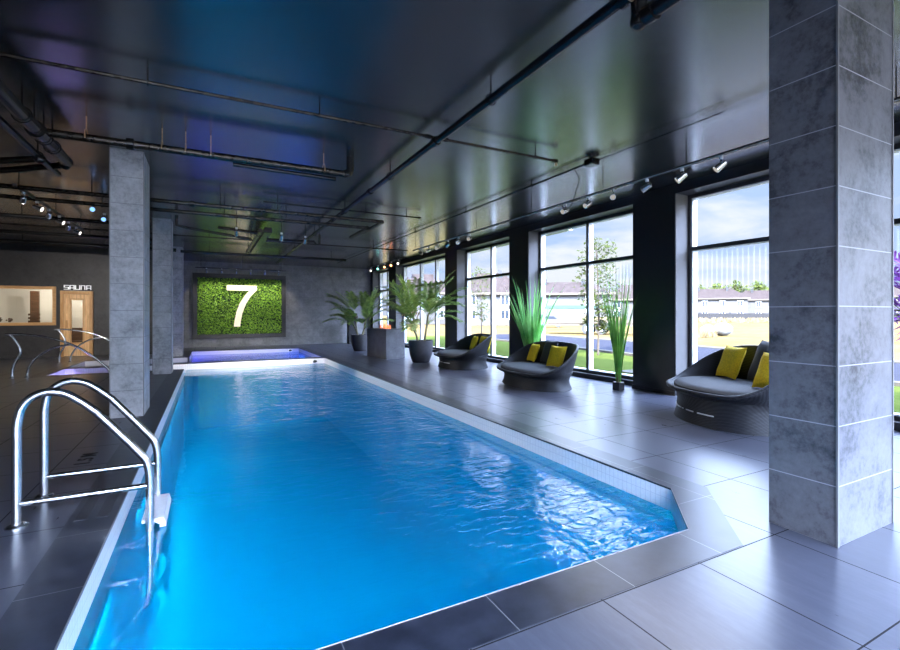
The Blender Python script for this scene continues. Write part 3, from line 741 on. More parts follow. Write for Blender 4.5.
# curved grab rails at the entry steps
def grab(y, x, k, label):
    t = thing('grab_rail', label, 'handrail', (x, y, 0), 0, 'curved steel handrails at the entry steps')
    s = [(.0, 0, 0), (.01, 0, .22), (.09, 0, .42), (.135, 0, .56), (.11, 0, .70), (.03, 0, .86), (-.04, 0, .95)]
    MB().tube(smooth_path(s), .026, 12).build('post', M['chrome'], t, True)
    a = [(-.12, 0, .95), (.10, 0, .955), (.5, 0, .90), (.85, 0, .79), (1.15, 0, .63), (1.42, 0, .42), (1.62, 0, .22), (1.75, 0, .05), (1.78, 0, -.16)]
    MB().tube(smooth_path(a), .024, 12).build('handrail', M['chrome'], t, True)
    c = [(.25, 0, 0), (.27, 0, .18), (.36, 0, .36), (.52, 0, .53), (.74, 0, .65), (.98, 0, .70), (1.05, 0, .70)]
    MB().tube(smooth_path(c), .022, 12).build('brace', M['chrome'], t, True)
    for xx in (0, .25): MB().lathe([(.05, 0), (.05, .008), (.03, .018)], xx, 0, 16).build('floor_flange', M['chrome'], t, True)
grab(13.45, -3.83, 0, 'nearer curved steel handrail at the left entry steps')
grab(17.2, -3.86, 1, 'farther curved steel handrail, in front of the sauna door')

# ------------------------------------------------------------------ wall fittings, drain, deck marking
def fitting(loc, rz, label, s=1, dark=True):
    t = thing('inlet_fitting', label, 'pool fitting', loc, rz)
    MB().box(-.10*s, .10*s, -.015, 0, -.08*s, .08*s, .006).build('plate', M['white_plastic'], t)
    MB().tube([(0, -.015, 0), (0, -.05*s, 0)], .05*s, 14).tube([(-.06*s, -.03*s, -.02*s), (.07*s, -.06*s, .01*s)], .03*s, 10).build('nozzle', M['dark_plastic' if dark else 'white_plastic'], t)
fitting((2.98, 15.138, -.10), 0, 'white inlet with dark nozzle at the far right corner of the pool', .9)
fitting((2.95, 19.998, -.09), 0, 'small dark nozzle on the back wall of the far whirlpool', .8)
t = thing('return_jet', 'tiny round return jet in the near left pool wall', 'pool fitting', (-.568, 3.05, -.27), PI/2)
MB().tube([(0, 0, 0), (0, -.02, 0)], .03, 14).build('ring', M['white_plastic'], t)
b = MB().box(-.81, -.74, 3.95, 4.42, .0025, .006).box(-.69, -.62, 3.95, 4.42, .0025, .006)
tag(b.build('deck_drain', M['dark_plastic']), 'narrow black slotted drain in the dark coping by the ladder', 'drain')
t = thing('depth_marking', 'small dark depth marking lettered on the floor tile behind the ladder', 'floor marking', (-1.06, 5.62, .0025), PI/2)
for ch, px_ in (('1', -.17), ('.', -.10), ('5', -.02), ('M', .14)):
    cv = bpy.data.curves.new('glyph', 'FONT'); cv.body = ch; cv.size = .17; cv.extrude = .0012; cv.align_x = 'CENTER'; cv.align_y = 'BOTTOM_BASELINE'; cv.offset = .003
    o = bpy.data.objects.new('tmp', cv); COL.objects.link(o); bpy.context.view_layer.update()
    me = bpy.data.meshes.new_from_object(o.evaluated_get(bpy.context.evaluated_depsgraph_get())); bpy.data.objects.remove(o)
    me.materials.clear(); me.materials.append(M['text'])
    o = bpy.data.objects.new('character', me); COL.objects.link(o); o.parent = t; o.location = (px_, -.06, 0)

# ------------------------------------------------------------------ wicker loungers
def lounger(loc, rz, label, AX, AY, HF, HB, bs, dashes=False):
    def rim_z(phi):     # phi 0 = back
        c = math.cos(phi)*.5+.5
        s_ = max(0, min(1, (c-.16)/.80)); s_ = s_*s_*(3-2*s_)
        return HF+(HB-HF)*s_
    t = thing('wicker_lounger', label, 'lounger', loc, rz, 'black wicker loungers by the windows')
    n = 64; b = MB(); bm = b.bm
    def ring(fr, zf):
        return [bm.verts.new((AX*fr(p)*math.cos(p), AY*fr(p)*math.sin(p), zf(p))) for p in (2*PI*k/n for k in range(n))]
    rz_ = rim_z; w = HF-.08
    R = [ring(lambda p: bs, lambda p: 0), ring(lambda p: bs-.01, lambda p: .02), ring(lambda p: bs-.045, lambda p: w*.38), ring(lambda p: bs-.055, lambda p: w*.7), ring(lambda p: bs-.035, lambda p: w)]
    for q in (.3, .65, 1.0):
        R.append(ring(lambda p, q=q: bs-.035+(1.035-bs)*q**.75, lambda p, q=q: w+(rz_(p)-.025-w)*q))
    R.append(ring(lambda p: 1.0, lambda p: rz_(p)-.005)); R.append(ring(lambda p: .985, lambda p: rz_(p)+.008)); R.append(ring(lambda p: .955, lambda p: rz_(p)))
    for q in (.65, .3, 0):
        R.append(ring(lambda p, q=q: bs-.02+(.96-bs)*q**.75, lambda p, q=q: w+.015+(rz_(p)-.025-w-.015)*q))
    R.append(ring(lambda p: .3, lambda p: w+.015))
    for A, B in zip(R[:-1], R[1:]):
        for k in range(n): bm.faces.new((A[k], A[(k+1) % n], B[(k+1) % n], B[k]))
    bm.faces.new(R[0][::-1]); bm.faces.new(R[-1])
    sh = b.build('wicker_shell', M['wicker'], t, True)
    if dashes:
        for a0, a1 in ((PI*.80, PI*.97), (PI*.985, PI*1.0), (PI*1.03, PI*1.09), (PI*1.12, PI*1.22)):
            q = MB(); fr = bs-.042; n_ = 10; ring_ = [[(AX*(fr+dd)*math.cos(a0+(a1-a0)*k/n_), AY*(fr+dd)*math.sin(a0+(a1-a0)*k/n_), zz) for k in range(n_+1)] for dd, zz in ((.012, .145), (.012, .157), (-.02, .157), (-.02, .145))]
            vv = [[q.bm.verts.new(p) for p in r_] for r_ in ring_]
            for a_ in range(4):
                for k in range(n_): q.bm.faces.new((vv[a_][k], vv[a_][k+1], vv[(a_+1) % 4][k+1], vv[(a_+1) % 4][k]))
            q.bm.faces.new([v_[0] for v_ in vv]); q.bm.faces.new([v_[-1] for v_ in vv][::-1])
            q.build('skirt_dash', M['alu_light'], sh)  # thin pale dashes laid on the wicker skirt
    e = MB().tube([(AX*.985*math.cos(p), AY*.985*math.sin(p), rim_z(p)) for p in (2*PI*k/72 for k in range(73))], .02, 8)
    e.build('rim_binding', M['wicker'], sh, True)
    s = MB(); s.lathe([(.001, HF+.075), (.4, HF+.072), (.74, HF+.064), (.845, HF+.045), (.88, HF+.018), (.87, HF-.015), (.82, HF-.04), (.001, HF-.045)], 0, 0, 48, AX, AY)
    s.build('seat_cushion', M['seat'], t, True)
    return t
def pillow(loc, rot, size, label, group, mat, name='throw_pillow', cat='cushion', th=.13):
    """soft square cushion; local x,z span the face, y is thickness, origin at the bottom centre"""
    n = 14; b = MB(); bm = b.bm; g = [[], []]
    for s in (0, 1):
        for i in range(n+1):
            row = []
            for j in range(n+1):
                u = -1+2*i/n; v = -1+2*j/n
                pin = 1-.07*(1-abs(v)**1.5)*abs(u)**3; pin2 = 1-.07*(1-abs(u)**1.5)*abs(v)**3
                h = ((1-u**4)*(1-v**4))**.6
                y = (1 if s else -1)*th/2*h + .006*math.sin(5*u+3*v)*h
                row.append(bm.verts.new((u*size/2*pin, y, size/2+v*size/2*pin2)))
            g[s].append(row)
    for s in (0, 1):
        for i in range(n):
            for j in range(n):
                q = (g[s][i][j], g[s][i+1][j], g[s][i+1][j+1], g[s][i][j+1])
                bm.faces.new(q if s == 0 else q[::-1])
    bmesh.ops.remove_doubles(bm, verts=bm.verts[:], dist=.0015)
    o = b.build(name, M[mat], None, True)
    o.location = loc; o.rotation_euler = rot
    return tag(o, label, cat, group)
def seat_set(center, rz, dims, name, ps):
    lounger((*center, 0), rz, name, *dims)
    c, s = math.cos(rz), math.sin(rz)
    for (lx, ly, yaw, tilt, size, mat, label, nm) in ps:
        x = center[0]+c*lx-s*ly; yv = center[1]+s*lx+c*ly
        # local face normal is -y; turned to face the front (-x) of the lounger
        pillow((x, yv, dims[2]+.075), (-tilt, 0, rz-PI/2+yaw), size, label, 'yellow throw pillows' if mat == 'yellow' else 'dark back cushions', mat, nm, 'cushion', .12 if mat == 'yellow' else .15)
G = .36
seat_set((5.79, 7.49), -.232, (.692, 1.18, .305, .81, .855), 'middle black wicker lounger with two yellow pillows, beside the tall green grass', [
    (.36, .30, 0, G, .50, 'backcush', 'dark back cushion between the yellow pillows of the middle lounger', 'back_cushion'),
    (.20, -.40, .30, G, .43, 'yellow', 'right yellow pillow on the middle lounger', 'throw_pillow'),
    (.22, .74, -.05, G, .40, 'yellow', 'left yellow pillow on the middle lounger', 'throw_pillow')])
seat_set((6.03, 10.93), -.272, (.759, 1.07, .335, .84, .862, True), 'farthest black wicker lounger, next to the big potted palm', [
    (.44, -.16, 0, G, .46, 'backcush', 'dark back cushion of the farthest lounger beside its yellow pillows', 'back_cushion'),
    (.28, .16, -.05, G, .42, 'yellow', 'left yellow pillow on the farthest lounger', 'throw_pillow'),
    (.40, -.52, .45, G, .44, 'yellow', 'right yellow pillow on the farthest lounger, half behind its rim', 'throw_pillow')])
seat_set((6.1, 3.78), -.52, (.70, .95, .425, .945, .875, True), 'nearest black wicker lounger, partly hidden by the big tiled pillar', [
    (.40, .0, 0, G, .58, 'backcush', 'dark back cushion of the nearest lounger, cut off by the pillar', 'back_cushion'),
    (.20, .46, .05, G, .47, 'yellow', 'whole yellow pillow on the nearest lounger', 'throw_pillow'),
    (.10, -.62, .15, G, .46, 'yellow', 'yellow pillow mostly hidden behind the big tiled pillar', 'throw_pillow')])

# ------------------------------------------------------------------ plants
def frond(base, az, el, length, droop, mat, parent, nl=18, lw=.046, ll=.36):
    b = MB(); d = Vector((math.cos(az)*math.cos(el), math.sin(az)*math.cos(el), math.sin(el)))
    side = Vector((-math.sin(az), math.cos(az), 0)); pts = []; p = Vector(base)
    n = 12; st = length/n
    for i in range(n+1):
        pts.append(p.copy()); d = (d+Vector((0, 0, -droop/n))).normalized(); p = p+d*st
    b.tube(pts, [.009-.007*i/n for i in range(n+1)], 5)
    for i in range(nl):
        f = .30+.70*i/(nl-1); k = f*n; i0 = min(int(k), n-1); c = pts[i0].lerp(pts[i0+1], k-i0)
        tg = (pts[i0+1]-pts[i0]).normalized(); upv = tg.cross(side).normalized()
        if upv.z < 0: upv = -upv
        L = ll*(.55+.9*math.sin(PI*(.15+.75*f)))*.8*random.uniform(.85, 1.1)
        for s in (-1, 1):
            dr = (side*s*.75+tg*.75+upv*random.uniform(.0, .3)).normalized()
            e = c+dr*L+Vector((0, 0, -.14*L)); m = c+dr*L*.5+Vector((0, 0, .015))
            wv = dr.cross(upv).normalized()*lw*.5
            b.face([c-wv*.4, m-wv, e, m+wv, c+wv*.4])
    return b.build('frond', mat, parent, recalc=False)
def palm(loc, potr, poth, h, nfr, spread, label, seed, canes=4):
    random.seed(seed)
    t = thing('potted_palm', label, 'plant', loc)
    p = MB().lathe([(potr*.62, 0), (potr*.70, .02), (potr*.90, poth*.35), (potr*.99, poth*.75), (potr, poth), (potr*.93, poth), (potr*.90, poth-.06), (.001, poth-.06)], n=36)
    p.build('pot', M['pot'], t, True)
    MB().lathe([(potr*.90, poth-.07), (potr*.88, poth-.045), (.001, poth-.035)], n=24).build('soil', M['soil'], t)
    for k in range(canes):
        a = 2*PI*k/canes+.4; r0 = potr*.35
        top = Vector((math.cos(a)*(r0+.16), math.sin(a)*(r0+.16), poth+h*(.10+.22*random.random())))
        MB().tube(smooth_path([(math.cos(a)*r0, math.sin(a)*r0, poth-.05), (math.cos(a)*(r0+.05), math.sin(a)*(r0+.05), poth+h*.05), top]), .028, 8).build('cane', M['cane'], t, True)
        for j in range(nfr//canes):
            az = a+random.uniform(-1.2, 1.2); el = random.uniform(.75, 1.4)
            L = h*.66*random.uniform(.72, 1.08)
            frond(top-Vector((0, 0, .02)), az, el, L*(1.0 if el > 1.0 else .85)*spread, random.uniform(.75, 1.5), M['palm'], t)
    frond((.05, .05, poth+h*.2), 3.6, .9, h*.4, 1.3, M['palmdry'], t, 9)
    return t
palm((5.48, 12.45, 0), .36, .64, 2.35, 28, 1.0, 'tall potted palm in a big round charcoal pot beside the farthest lounger', 11)
palm((5.10, 17.3, 0), .34, .62, 2.2, 24, 1.0, 'smaller potted palm behind the stone fire table', 23)
random.seed(5)
def grass(loc, label, n, h, spread, pot, mat, lean=(0, 0), w=.03, cluster=.05):
    t = thing('grass_plant', label, 'plant', loc)
    if pot == 'cube':
        MB().box(-.075, .075, -.075, .075, 0, .15, .008).build('pot', M['dark_plastic'], t)
        z0 = .14
        MB().tube([(0, 0, .14), (0, 0, .3)], .045, 10).build('stem_bundle', M['cane'], t)
    else:
        MB().lathe([(.14, 0), (.19, .3), (.2, .34), (.18, .34), (.17, .30), (.001, .30)], n=24).build('pot', M['pot'], t, True); z0 = .28
        MB().lathe([(.17, .295), (.001, .31)], n=20).build('soil', M['soil'], t)
    b = MB()
    for k in range(n):
        a = random.uniform(0, 2*PI); r0 = cluster*math.sqrt(random.random()); tilt = spread*random.random()**.7
        H = (h-z0)*random.uniform(.5, 1.0)*(1-.15*tilt); ww = w*random.uniform(.6, 1.1)
        o = Vector((r0*math.cos(a), r0*math.sin(a), z0)); out = Vector((math.cos(a), math.sin(a), 0))
        fa = random.uniform(0, PI); sd = Vector((math.cos(fa), math.sin(fa), 0)); L, Rr = [], []
        for i in range(6):
            f = i/5; c = o+Vector((0, 0, H*f*(1-.10*tilt*f)))+out*(tilt*H*.55*f**1.5)+Vector((lean[0], lean[1], 0))*f*f
            wv = sd*ww*.5*(1-f**2.2)*(.55+.9*f*(1-f)*1.6)
            L.append(b.bm.verts.new(c-wv)); Rr.append(b.bm.verts.new(c+wv*1.0+Vector((0, 0, .0005))))
        for i in range(5): b.bm.faces.new((L[i], Rr[i], Rr[i+1], L[i+1]))
    b.build('blades', mat, t, recalc=False)
    return t
grass((6.74, 8.88, 0), 'broad bright green grass plant rising behind the middle lounger', 64, 2.55, .70, 'round', M['blade'], w=.085, cluster=.10)
grass((6.70, 6.20, 0), 'tall slim grass plant in a small black pot at the window', 110, 2.50, .36, 'cube', M['bladedk'], w=.028, cluster=.045)
# purple leaved plant at the right edge
random.seed(3)
t = thing('purple_plant', 'purple and dark spiky plant at the right edge behind the big pillar', 'plant', (6.05, 1.72, 0))
MB().lathe([(.16, 0), (.22, .4), (.24, .45), (.21, .45), (.20, .4), (.001, .4)], n=24).build('pot', M['pot'], t, True)
MB().lathe([(.20, .395), (.001, .42)], n=20).build('soil', M['soil'], t)
MB().tube([(0, 0, .4), (.02, .03, 1.35)], .03, 8).build('cane', M['cane'], t, True)
for k in range(16):
    frond((.02, .03, 1.3), random.uniform(0, 2*PI), random.uniform(.2, 1.35), random.uniform(.7, .98), 1.2, M['purple'] if k % 3 else M['darkleaf'], t, 12, .03, .3)
for k in range(6): frond((.02, .03, 1.3), 1.75+random.uniform(-.5, .5), random.uniform(.3, 1.2), random.uniform(.75, .98), 1.3, M['purple'] if k % 2 else M['darkleaf'], t, 12, .03, .3)

# ------------------------------------------------------------------ fire table, tall black pedestal
ft = thing('fire_table', 'dark stone block fire table with small flames, beside the potted palms', 'fire table', (4.85, 13.68, 0), .12)
MB().box(0, .66, 0, 1.42, 0, .92, .006).build('table_body', M['firestone'], ft)
MB().box(.06, .60, .06, 1.36, .92, .935, .004).build('burner_tray', M['dark_plastic'], ft)
b = MB()
for k in range(9):
    x, y = random.uniform(.15, .52), random.uniform(.15, 1.25); h = random.uniform(.06, .19)
    b.lathe([(.02, .935), (.035, .935+h*.3), (.018, .935+h*.7), (.002, .935+h)], x, y, 8)
b.build('flames', M['flame'], ft, True)
t = thing('tall_bin', 'tall slim black bin standing against the far wall by the palm', 'bin', (5.98, 21.7, 0))
MB().box(-.18, .18, -.18, .18, 0, 1.18, .02).build('bin_body', M['blackpaint'], t)
MB().box(-.19, .19, -.19, .19, 1.18, 1.24, .015).build('bin_lid', M['dark_plastic'], t)

# ------------------------------------------------------------------ outside
def at(u, d, z=0):
    r = pxray(u, 314.1); return Vector((r.x*d, r.y*d, z))
GZ = -.06
b = MB(); b.box(XO, 400, -200, 400, GZ-.3, GZ-.02); struct(b.build('ground_field', M['dirt']))
def strip(d0, d1, z, name, mat):
    us = [380, 470, 560, 650, 760, 880, 940]
    b = MB()
    A = [at(u, d0) for u in us]; B = [at(u, d1) for u in us]
    poly = [(p.x, p.y) for p in A]+[(p.x, p.y) for p in B[::-1]]
    b.prism(poly, GZ-.25, z); return struct(b.build(name, mat))
E1 = [(12.2, -6), (12.4, 8), (13.4, 13.5), (14.6, 28)]          # outer edge of the lawn
def off_(pts, d): return [(x+d, y) for x, y in pts]
b = MB(); b.prism([(XO+.01, -6)]+E1+[(XO+.01, 28)], GZ-.2, GZ); tag(b.build('lawn', M['lawn']), 'bright green lawn right outside the windows', 'lawn', kind='stuff')
b = MB(); b.prism([(9.2, 4.3), (12.2, 4.3), (12.3, 8.6), (9.2, 8.6)], GZ-.1, GZ+.02); struct(b.build('reflection_paving', M['kerb']))  # unseen pale paving, put in for its beige reflection in the ceiling
b = MB(); b.prism(E1+off_(E1, .25)[::-1], GZ-.2, GZ+.08); struct(b.build('trim_6', M['kerb']))
b = MB(); b.prism(off_(E1, .25)+off_(E1, 5.6)[::-1], GZ-.2, GZ+.02); struct(b.build('road', M['road']))
b = MB(); b.prism(off_(E1, 5.6)+off_(E1, 6.1)[::-1], GZ-.2, GZ+.06); struct(b.build('trim_7', M['kerb']))
# overhang outside
o = MB().box(XO+.02, XO+2.2, 10.9, 22.5, 3.95, 4.3).build('entrance_canopy', M['soffit'])
tag(o, 'pale flat canopy seen through the upper far windows', 'canopy'); 

def house(uc, d, wid, zE, zR, label, bands=False, nwin=3, dep=9, tilt=0):
    c = at(uc, d); face = math.atan2(c.y, c.x)+tilt     # local +y points away from the room
    t = thing('house', label, 'house', (c.x, c.y, GZ), face-PI/2, 'houses beyond the field')
    MB().box(-wid/2, wid/2, 0, dep, 0, zE).build('walls', M['siding'], t)
    o = .5
    A = [(-wid/2-o, -o, zE), (wid/2+o, -o, zE), (wid/2+o, dep+o, zE), (-wid/2-o, dep+o, zE)]; rg = [(-wid/2+dep*.32, dep/2, zR), (wid/2-dep*.32, dep/2, zR)]
    b = MB(); v = [b.bm.verts.new(p) for p in A+rg]
    for f in ((0, 1, 5, 4), (1, 2, 5), (2, 3, 4, 5), (3, 0, 4), (3, 2, 1, 0)): b.bm.faces.new([v[i] for i in f])
    rf = b.build('roof', M['roof'], t)
    MB().box(-wid/2-o, wid/2+o, -o-.05, -o+.1, zE-.25, zE+.02).build('gutter', M['trailerpaint'], t)
    for k in range(2):
        x = (-.2+.42*k)*wid; MB().box(x-.25, x+.25, dep*.35, dep*.45, zR-1.0, zR+.35).build('roof_vent', M['blackpaint'], rf)
    for fl in (.18, .62):
        for k in range(nwin):
            x = (-.5+(k+.5)/nwin)*wid+.3; z = zE*fl
            w = MB().box(x-.55, x+.55, -.06, .02, z, z+1.35).build('house_window', M['alu_light'], t)
            MB().box(x-.46, x-.04, -.09, -.06, z+.1, z+1.25).box(x+.04, x+.46, -.09, -.06, z+.1, z+1.25).build('pane', M['hglass'], w)
    if bands:
        for z in (zE*.52, .25): MB().box(-wid/2-.02, wid/2+.02, -.05, .0, z, z+.4).build('green_trim', M['greenband'], t)
    return t
house(563, 62, 12.4, 4.25, 6.0, 'big white house with two green bands, seen through the window behind the middle lounger', True, 2)
house(628, 72, 7.5, 3.8, 6.2, 'white house with hipped grey roof, behind the tall slim grass plant', False, 2, 8)
house(486, 60, 8.5, 4.2, 7.0, 'pale house beyond the small tree in the narrow window', False, 2, 6)
house(422, 66, 9, 4.5, 7.5, 'faint pale house in the window behind the big palm', False, 2)
house(712, 104, 13.5, 5.0, 7.3, 'left white town house with grey roof across the dry field', False, 4, 9)
house(766, 108, 14, 4.9, 7.2, 'right white town house with grey roof across the dry field, next to the pillar', False, 4, 9)
house(905, 96, 16, 5.2, 7.6, 'white house at the right edge beyond the big pillar', False, 4, 9)
house(646, 118, 13, 5.0, 7.4, 'distant white house mostly hidden by the black window column', False, 3, 9)
# brown fence across the field
f = thing('board_fence', 'long brown board fence in front of the town houses', 'fence')
us = [640, 670, 700, 730, 760, 790, 830, 880, 930]
b = MB()
for ua, ub in zip(us[:-1], us[1:]):
    p, q = at(ua, 92), at(ub, 92); n = 14
    for k in range(n):
        a = p.lerp(q, k/n); c = p.lerp(q, (k+.985)/n)
        b.extr([(a.x, a.y, GZ), (c.x, c.y, GZ), (c.x, c.y, 1.55), (a.x, a.y, 1.55)], (.05, .05, 0))
b.build('boards', M['fencewood'], f)
for u in us:
    p = at(u, 92.3); MB().box(p.x-.1, p.x+.1, p.y-.1, p.y+.1, GZ, 1.75).build('post', M['fencewood'], f)

def tree(loc, h, cw, n, label, mat, leafs=.09, trunk=.04, low=.3, group=None, cat='tree', ico=None, clumps=12):
    t = thing('tree', label, cat, loc, 0, group)
    MB().tube(smooth_path([(0, 0, 0), (.03*h*.3, 0, h*.4), (-.02*h, .01, h*.95)]), [trunk]*9+[trunk*.6]*7+[trunk*.2], 8).build('trunk', M['bark'], t, True)
    b = MB(); cl = []
    br = MB()
    for k in range(clumps):
        f = low+(1-low)*(k+.5)/clumps; a = k*2.4; R = cw*(.35+.65*math.sin(PI*min(1, (1-f)/(1-low)*.9+.1)))
        c = Vector((R*.6*math.cos(a), R*.6*math.sin(a), h*f)); cl.append((c, R*.62+.05))
        br.tube([(0, 0, h*max(.15, f-.12)), c], [trunk*.4, trunk*.12], 5)
    br.build('branches', M['bark'], t)
    for k in range(n):
        c, r = random.choice(cl); dd = Vector((random.gauss(0, 1), random.gauss(0, 1), random.gauss(0, 1))).normalized()*r*random.random()**.4
        p = c+dd; u = Vector((random.uniform(-1, 1), random.uniform(-1, 1), random.uniform(-1, 1))).normalized(); v = u.orthogonal().normalized(); s = leafs*random.uniform(.6, 1.2)
        b.face([p-u*s, p+v*s*.5, p+u*s, p-v*s*.5])
    b.build('foliage', mat, t, recalc=False)
    return t
random.seed(9)
tree(at(598, 16.5, GZ), 4.1, .75, 1500, 'slender young tree just outside the window behind the middle lounger', M['treeleaf'], .085, .035, .22)
tree(at(481, 25, GZ), 3.9, .62, 420, 'small thin tree in the window right of the farthest lounger', M['treeleaf'], .09, .035, .3)
for k, (u, d, h) in enumerate(((716, 135, 9.8), (735, 138, 10.8), (757, 136, 10.6), (698, 140, 9.4), (775, 140, 10.2), (905, 125, 9.5))):
    tree(at(u, d, GZ), h, 3.0, 800, ['yellow green tree above the left town house roof', 'bushy tree at the gap between the town house roofs', 'round tree above the right town house roof', 'low tree at the left edge of the nearest window, over the roof', 'tree over the roofs just left of the big pillar', 'distant tree at the right edge beyond the pillar'][k], M['bgtree'], .55, .3, .3, 'trees behind the town houses', clumps=9)
# trailer with lumber
c = at(592, 34.5); tl = thing('flatbed_trailer', 'beige flatbed trailer parked across the road outside the window', 'trailer', (c.x, c.y, GZ), math.atan2(c.y, c.x)-PI/2-.12)
MB().box(-3.4, 3.2, -.9, .9, .62, .80).build('deck', M['trailerpaint'], tl)
MB().box(-3.4, 3.2, -.95, -.9, .80, 1.02).box(-3.4, 3.2, .9, .95, .80, 1.02).build('side_rail', M['trailerpaint'], tl)
MB().tube([(-3.4, -.5, .65), (-4.6, 0, .6)], .05, 8).tube([(-3.4, .5, .65), (-4.6, 0, .6)], .05, 8).build('tow_bar', M['blackmetal'], tl)
for x in (-.2, .75):
    for s in (-1, 1): w = MB().tube([(x, s*1.0-.11, .40), (x, s*1.0+.11, .40)], .40, 20).build('wheel', M['tyre'], tl, True); MB().tube([(x, s*1.0-.12, .40), (x, s*1.0+.12, .40)], .2, 14).build('hub', M['alu_light'], w)
MB().box(-.75, 1.3, -1.13, -.87, .80, .86).build('mudguard', M['trailerpaint'], tl)
p = thing('lumber_stack', 'stack of yellow lumber lying on the flatbed trailer', 'lumber', (c.x, c.y, GZ+.80), math.atan2(c.y, c.x)-PI/2-.12)
b = MB()
for i in range(4):
    for j in range(3): b.box(-2.3+.1*j, 2.2-.15*i, -.7+.36*i, -.36+.36*i, .155*j, .155*j+.15)
b.build('boards', M['lumber'], p)
c = at(549, 52); tk = thing('parked_car', 'small pale parked car at the left end of the trailer outside', 'car', (c.x, c.y, GZ), math.atan2(c.y, c.x)-PI/2)
body = [(-1.6, .35), (-1.6, .75), (-1.0, .88), (-.6, 1.28), (.6, 1.30), (1.1, .9), (1.6, .82), (1.65, .35)]
MB().extr([(x, -.75, z) for x, z in body], (0, 1.5, 0)).build('body', M['siding'], tk)
MB().extr([(x, -.77, z) for x, z in [(-.85, .92), (-.52, 1.22), (.52, 1.23), (.88, .92)]], (0, 1.54, 0)).build('side_window', M['hglass'], tk)
for x in (-1.0, 1.0):
    for s in (-1, 1): MB().tube([(x, s*.7-.1, .32), (x, s*.7+.1, .32)], .32, 18).build('wheel', M['tyre'], tk, True)
for k, (u, d, s) in enumerate(((708, 31, .8), (723, 31.5, .95))):
    c = at(u, d); o = MB().sphere((0, 0, .45*s), s*.62, 3, (1.2, .9, .75), .05).build('boulder', M['pale_stone'], None, True); o.location = (c.x, c.y, GZ)
    tag(o, '%s pale boulder in the dry field behind the nearest lounger' % ('left', 'right')[k], 'boulder', 'boulders in the field')
random.seed(31)
b = MB()
for k in range(1500):
    u = random.uniform(690, 780); d = random.uniform(29, 33) if k % 3 else random.uniform(80, 90)
    if k % 3 and u > 716: continue
    p = at(u, d, GZ); s = random.uniform(.2, .6); a = random.uniform(0, PI); w = Vector((math.cos(a), math.sin(a), 0))*.12*(1 if d < 50 else 3)
    b.face([p-w, p+w, p+Vector((random.uniform(-.1, .1), random.uniform(-.1, .1), s*(1 if d < 50 else 1.6)))])
tag(b.build('dry_weeds', M['lumber'], recalc=False), 'tufts of dry yellow weeds in the field', 'weeds', kind='stuff')

# ------------------------------------------------------------------ lights
E_POOL = 35
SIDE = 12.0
def light(name, typ, loc, energy, col, parent=None, rot=(0, 0, 0), **kw):
    l = bpy.data.lights.new(name, typ); l.energy = energy; l.color = col
    for k, v in kw.items(): setattr(l, k, v)
    o = bpy.data.objects.new(name, l); COL.objects.link(o); o.location = loc; o.rotation_euler = rot
    if parent is not None: o.parent = parent
    return o
def pool_strip(p, length, rz, label, e, col, group, tilt=.45):
    """slim lamp profile under the waterline, shining down and outwards from the wall (local -y)"""
    t = thing('pool_lamp_strip', label, 'lamp', p, rz, group)
    MB().box(-length/2, length/2, -.03, 0, -.02, .02, .004).build('lamp_profile', M['white_plastic'], t)
    light('lamp_light', 'AREA', (0, -.045, -.03), e, col, t, (-tilt, 0, 0), shape='RECTANGLE', size=length, size_y=.05)
LG = 'lamp strips under the pool edge'
pool_strip((-.568, 9.2, -.30), 8.6, PI/2, 'long white lamp strip under the left pool edge, beyond the ladder', E_POOL*1.05, (.02, .72, .92), LG)
pool_strip((-.568, 2.95, -.30), 1.5, PI/2, 'short white lamp strip under the left pool edge, nearer than the ladder', E_POOL*.22, (.02, .72, .92), LG)
pool_strip((3.288, 8.8, -.30), 12.4, -PI/2, 'long white lamp strip under the right pool edge', E_POOL*.03, (.03, .72, 1.0), LG)
pool_strip((1.1, 1.977, -.30), 3.2, PI, 'short lamp strip under the near pool edge', E_POOL*.42, (.02, .70, .95), LG)
pool_strip((-.568, 18.7, -.22), 2.4, PI/2, 'lamp strip at the left of the whirlpool, violet', 8, (.30, .16, 1.0), LG)
pool_strip((3.288, 17.7, -.22), 4.0, -PI/2, 'lamp strip at the right of the whirlpool, blue', 14, (.02, .34, 1.0), LG)
pool_strip((-3.298, 16.4, -.20), 1.8, PI/2, 'lamp strip in the stepped arm of the whirlpool', 5, (.52, .36, 1.0), LG)
pool_strip((-3.298, 14.4, -.21), 1.3, PI/2, 'lamp strip in the stepped arm of the long pool', 5, (.54, .40, 1.0), LG)
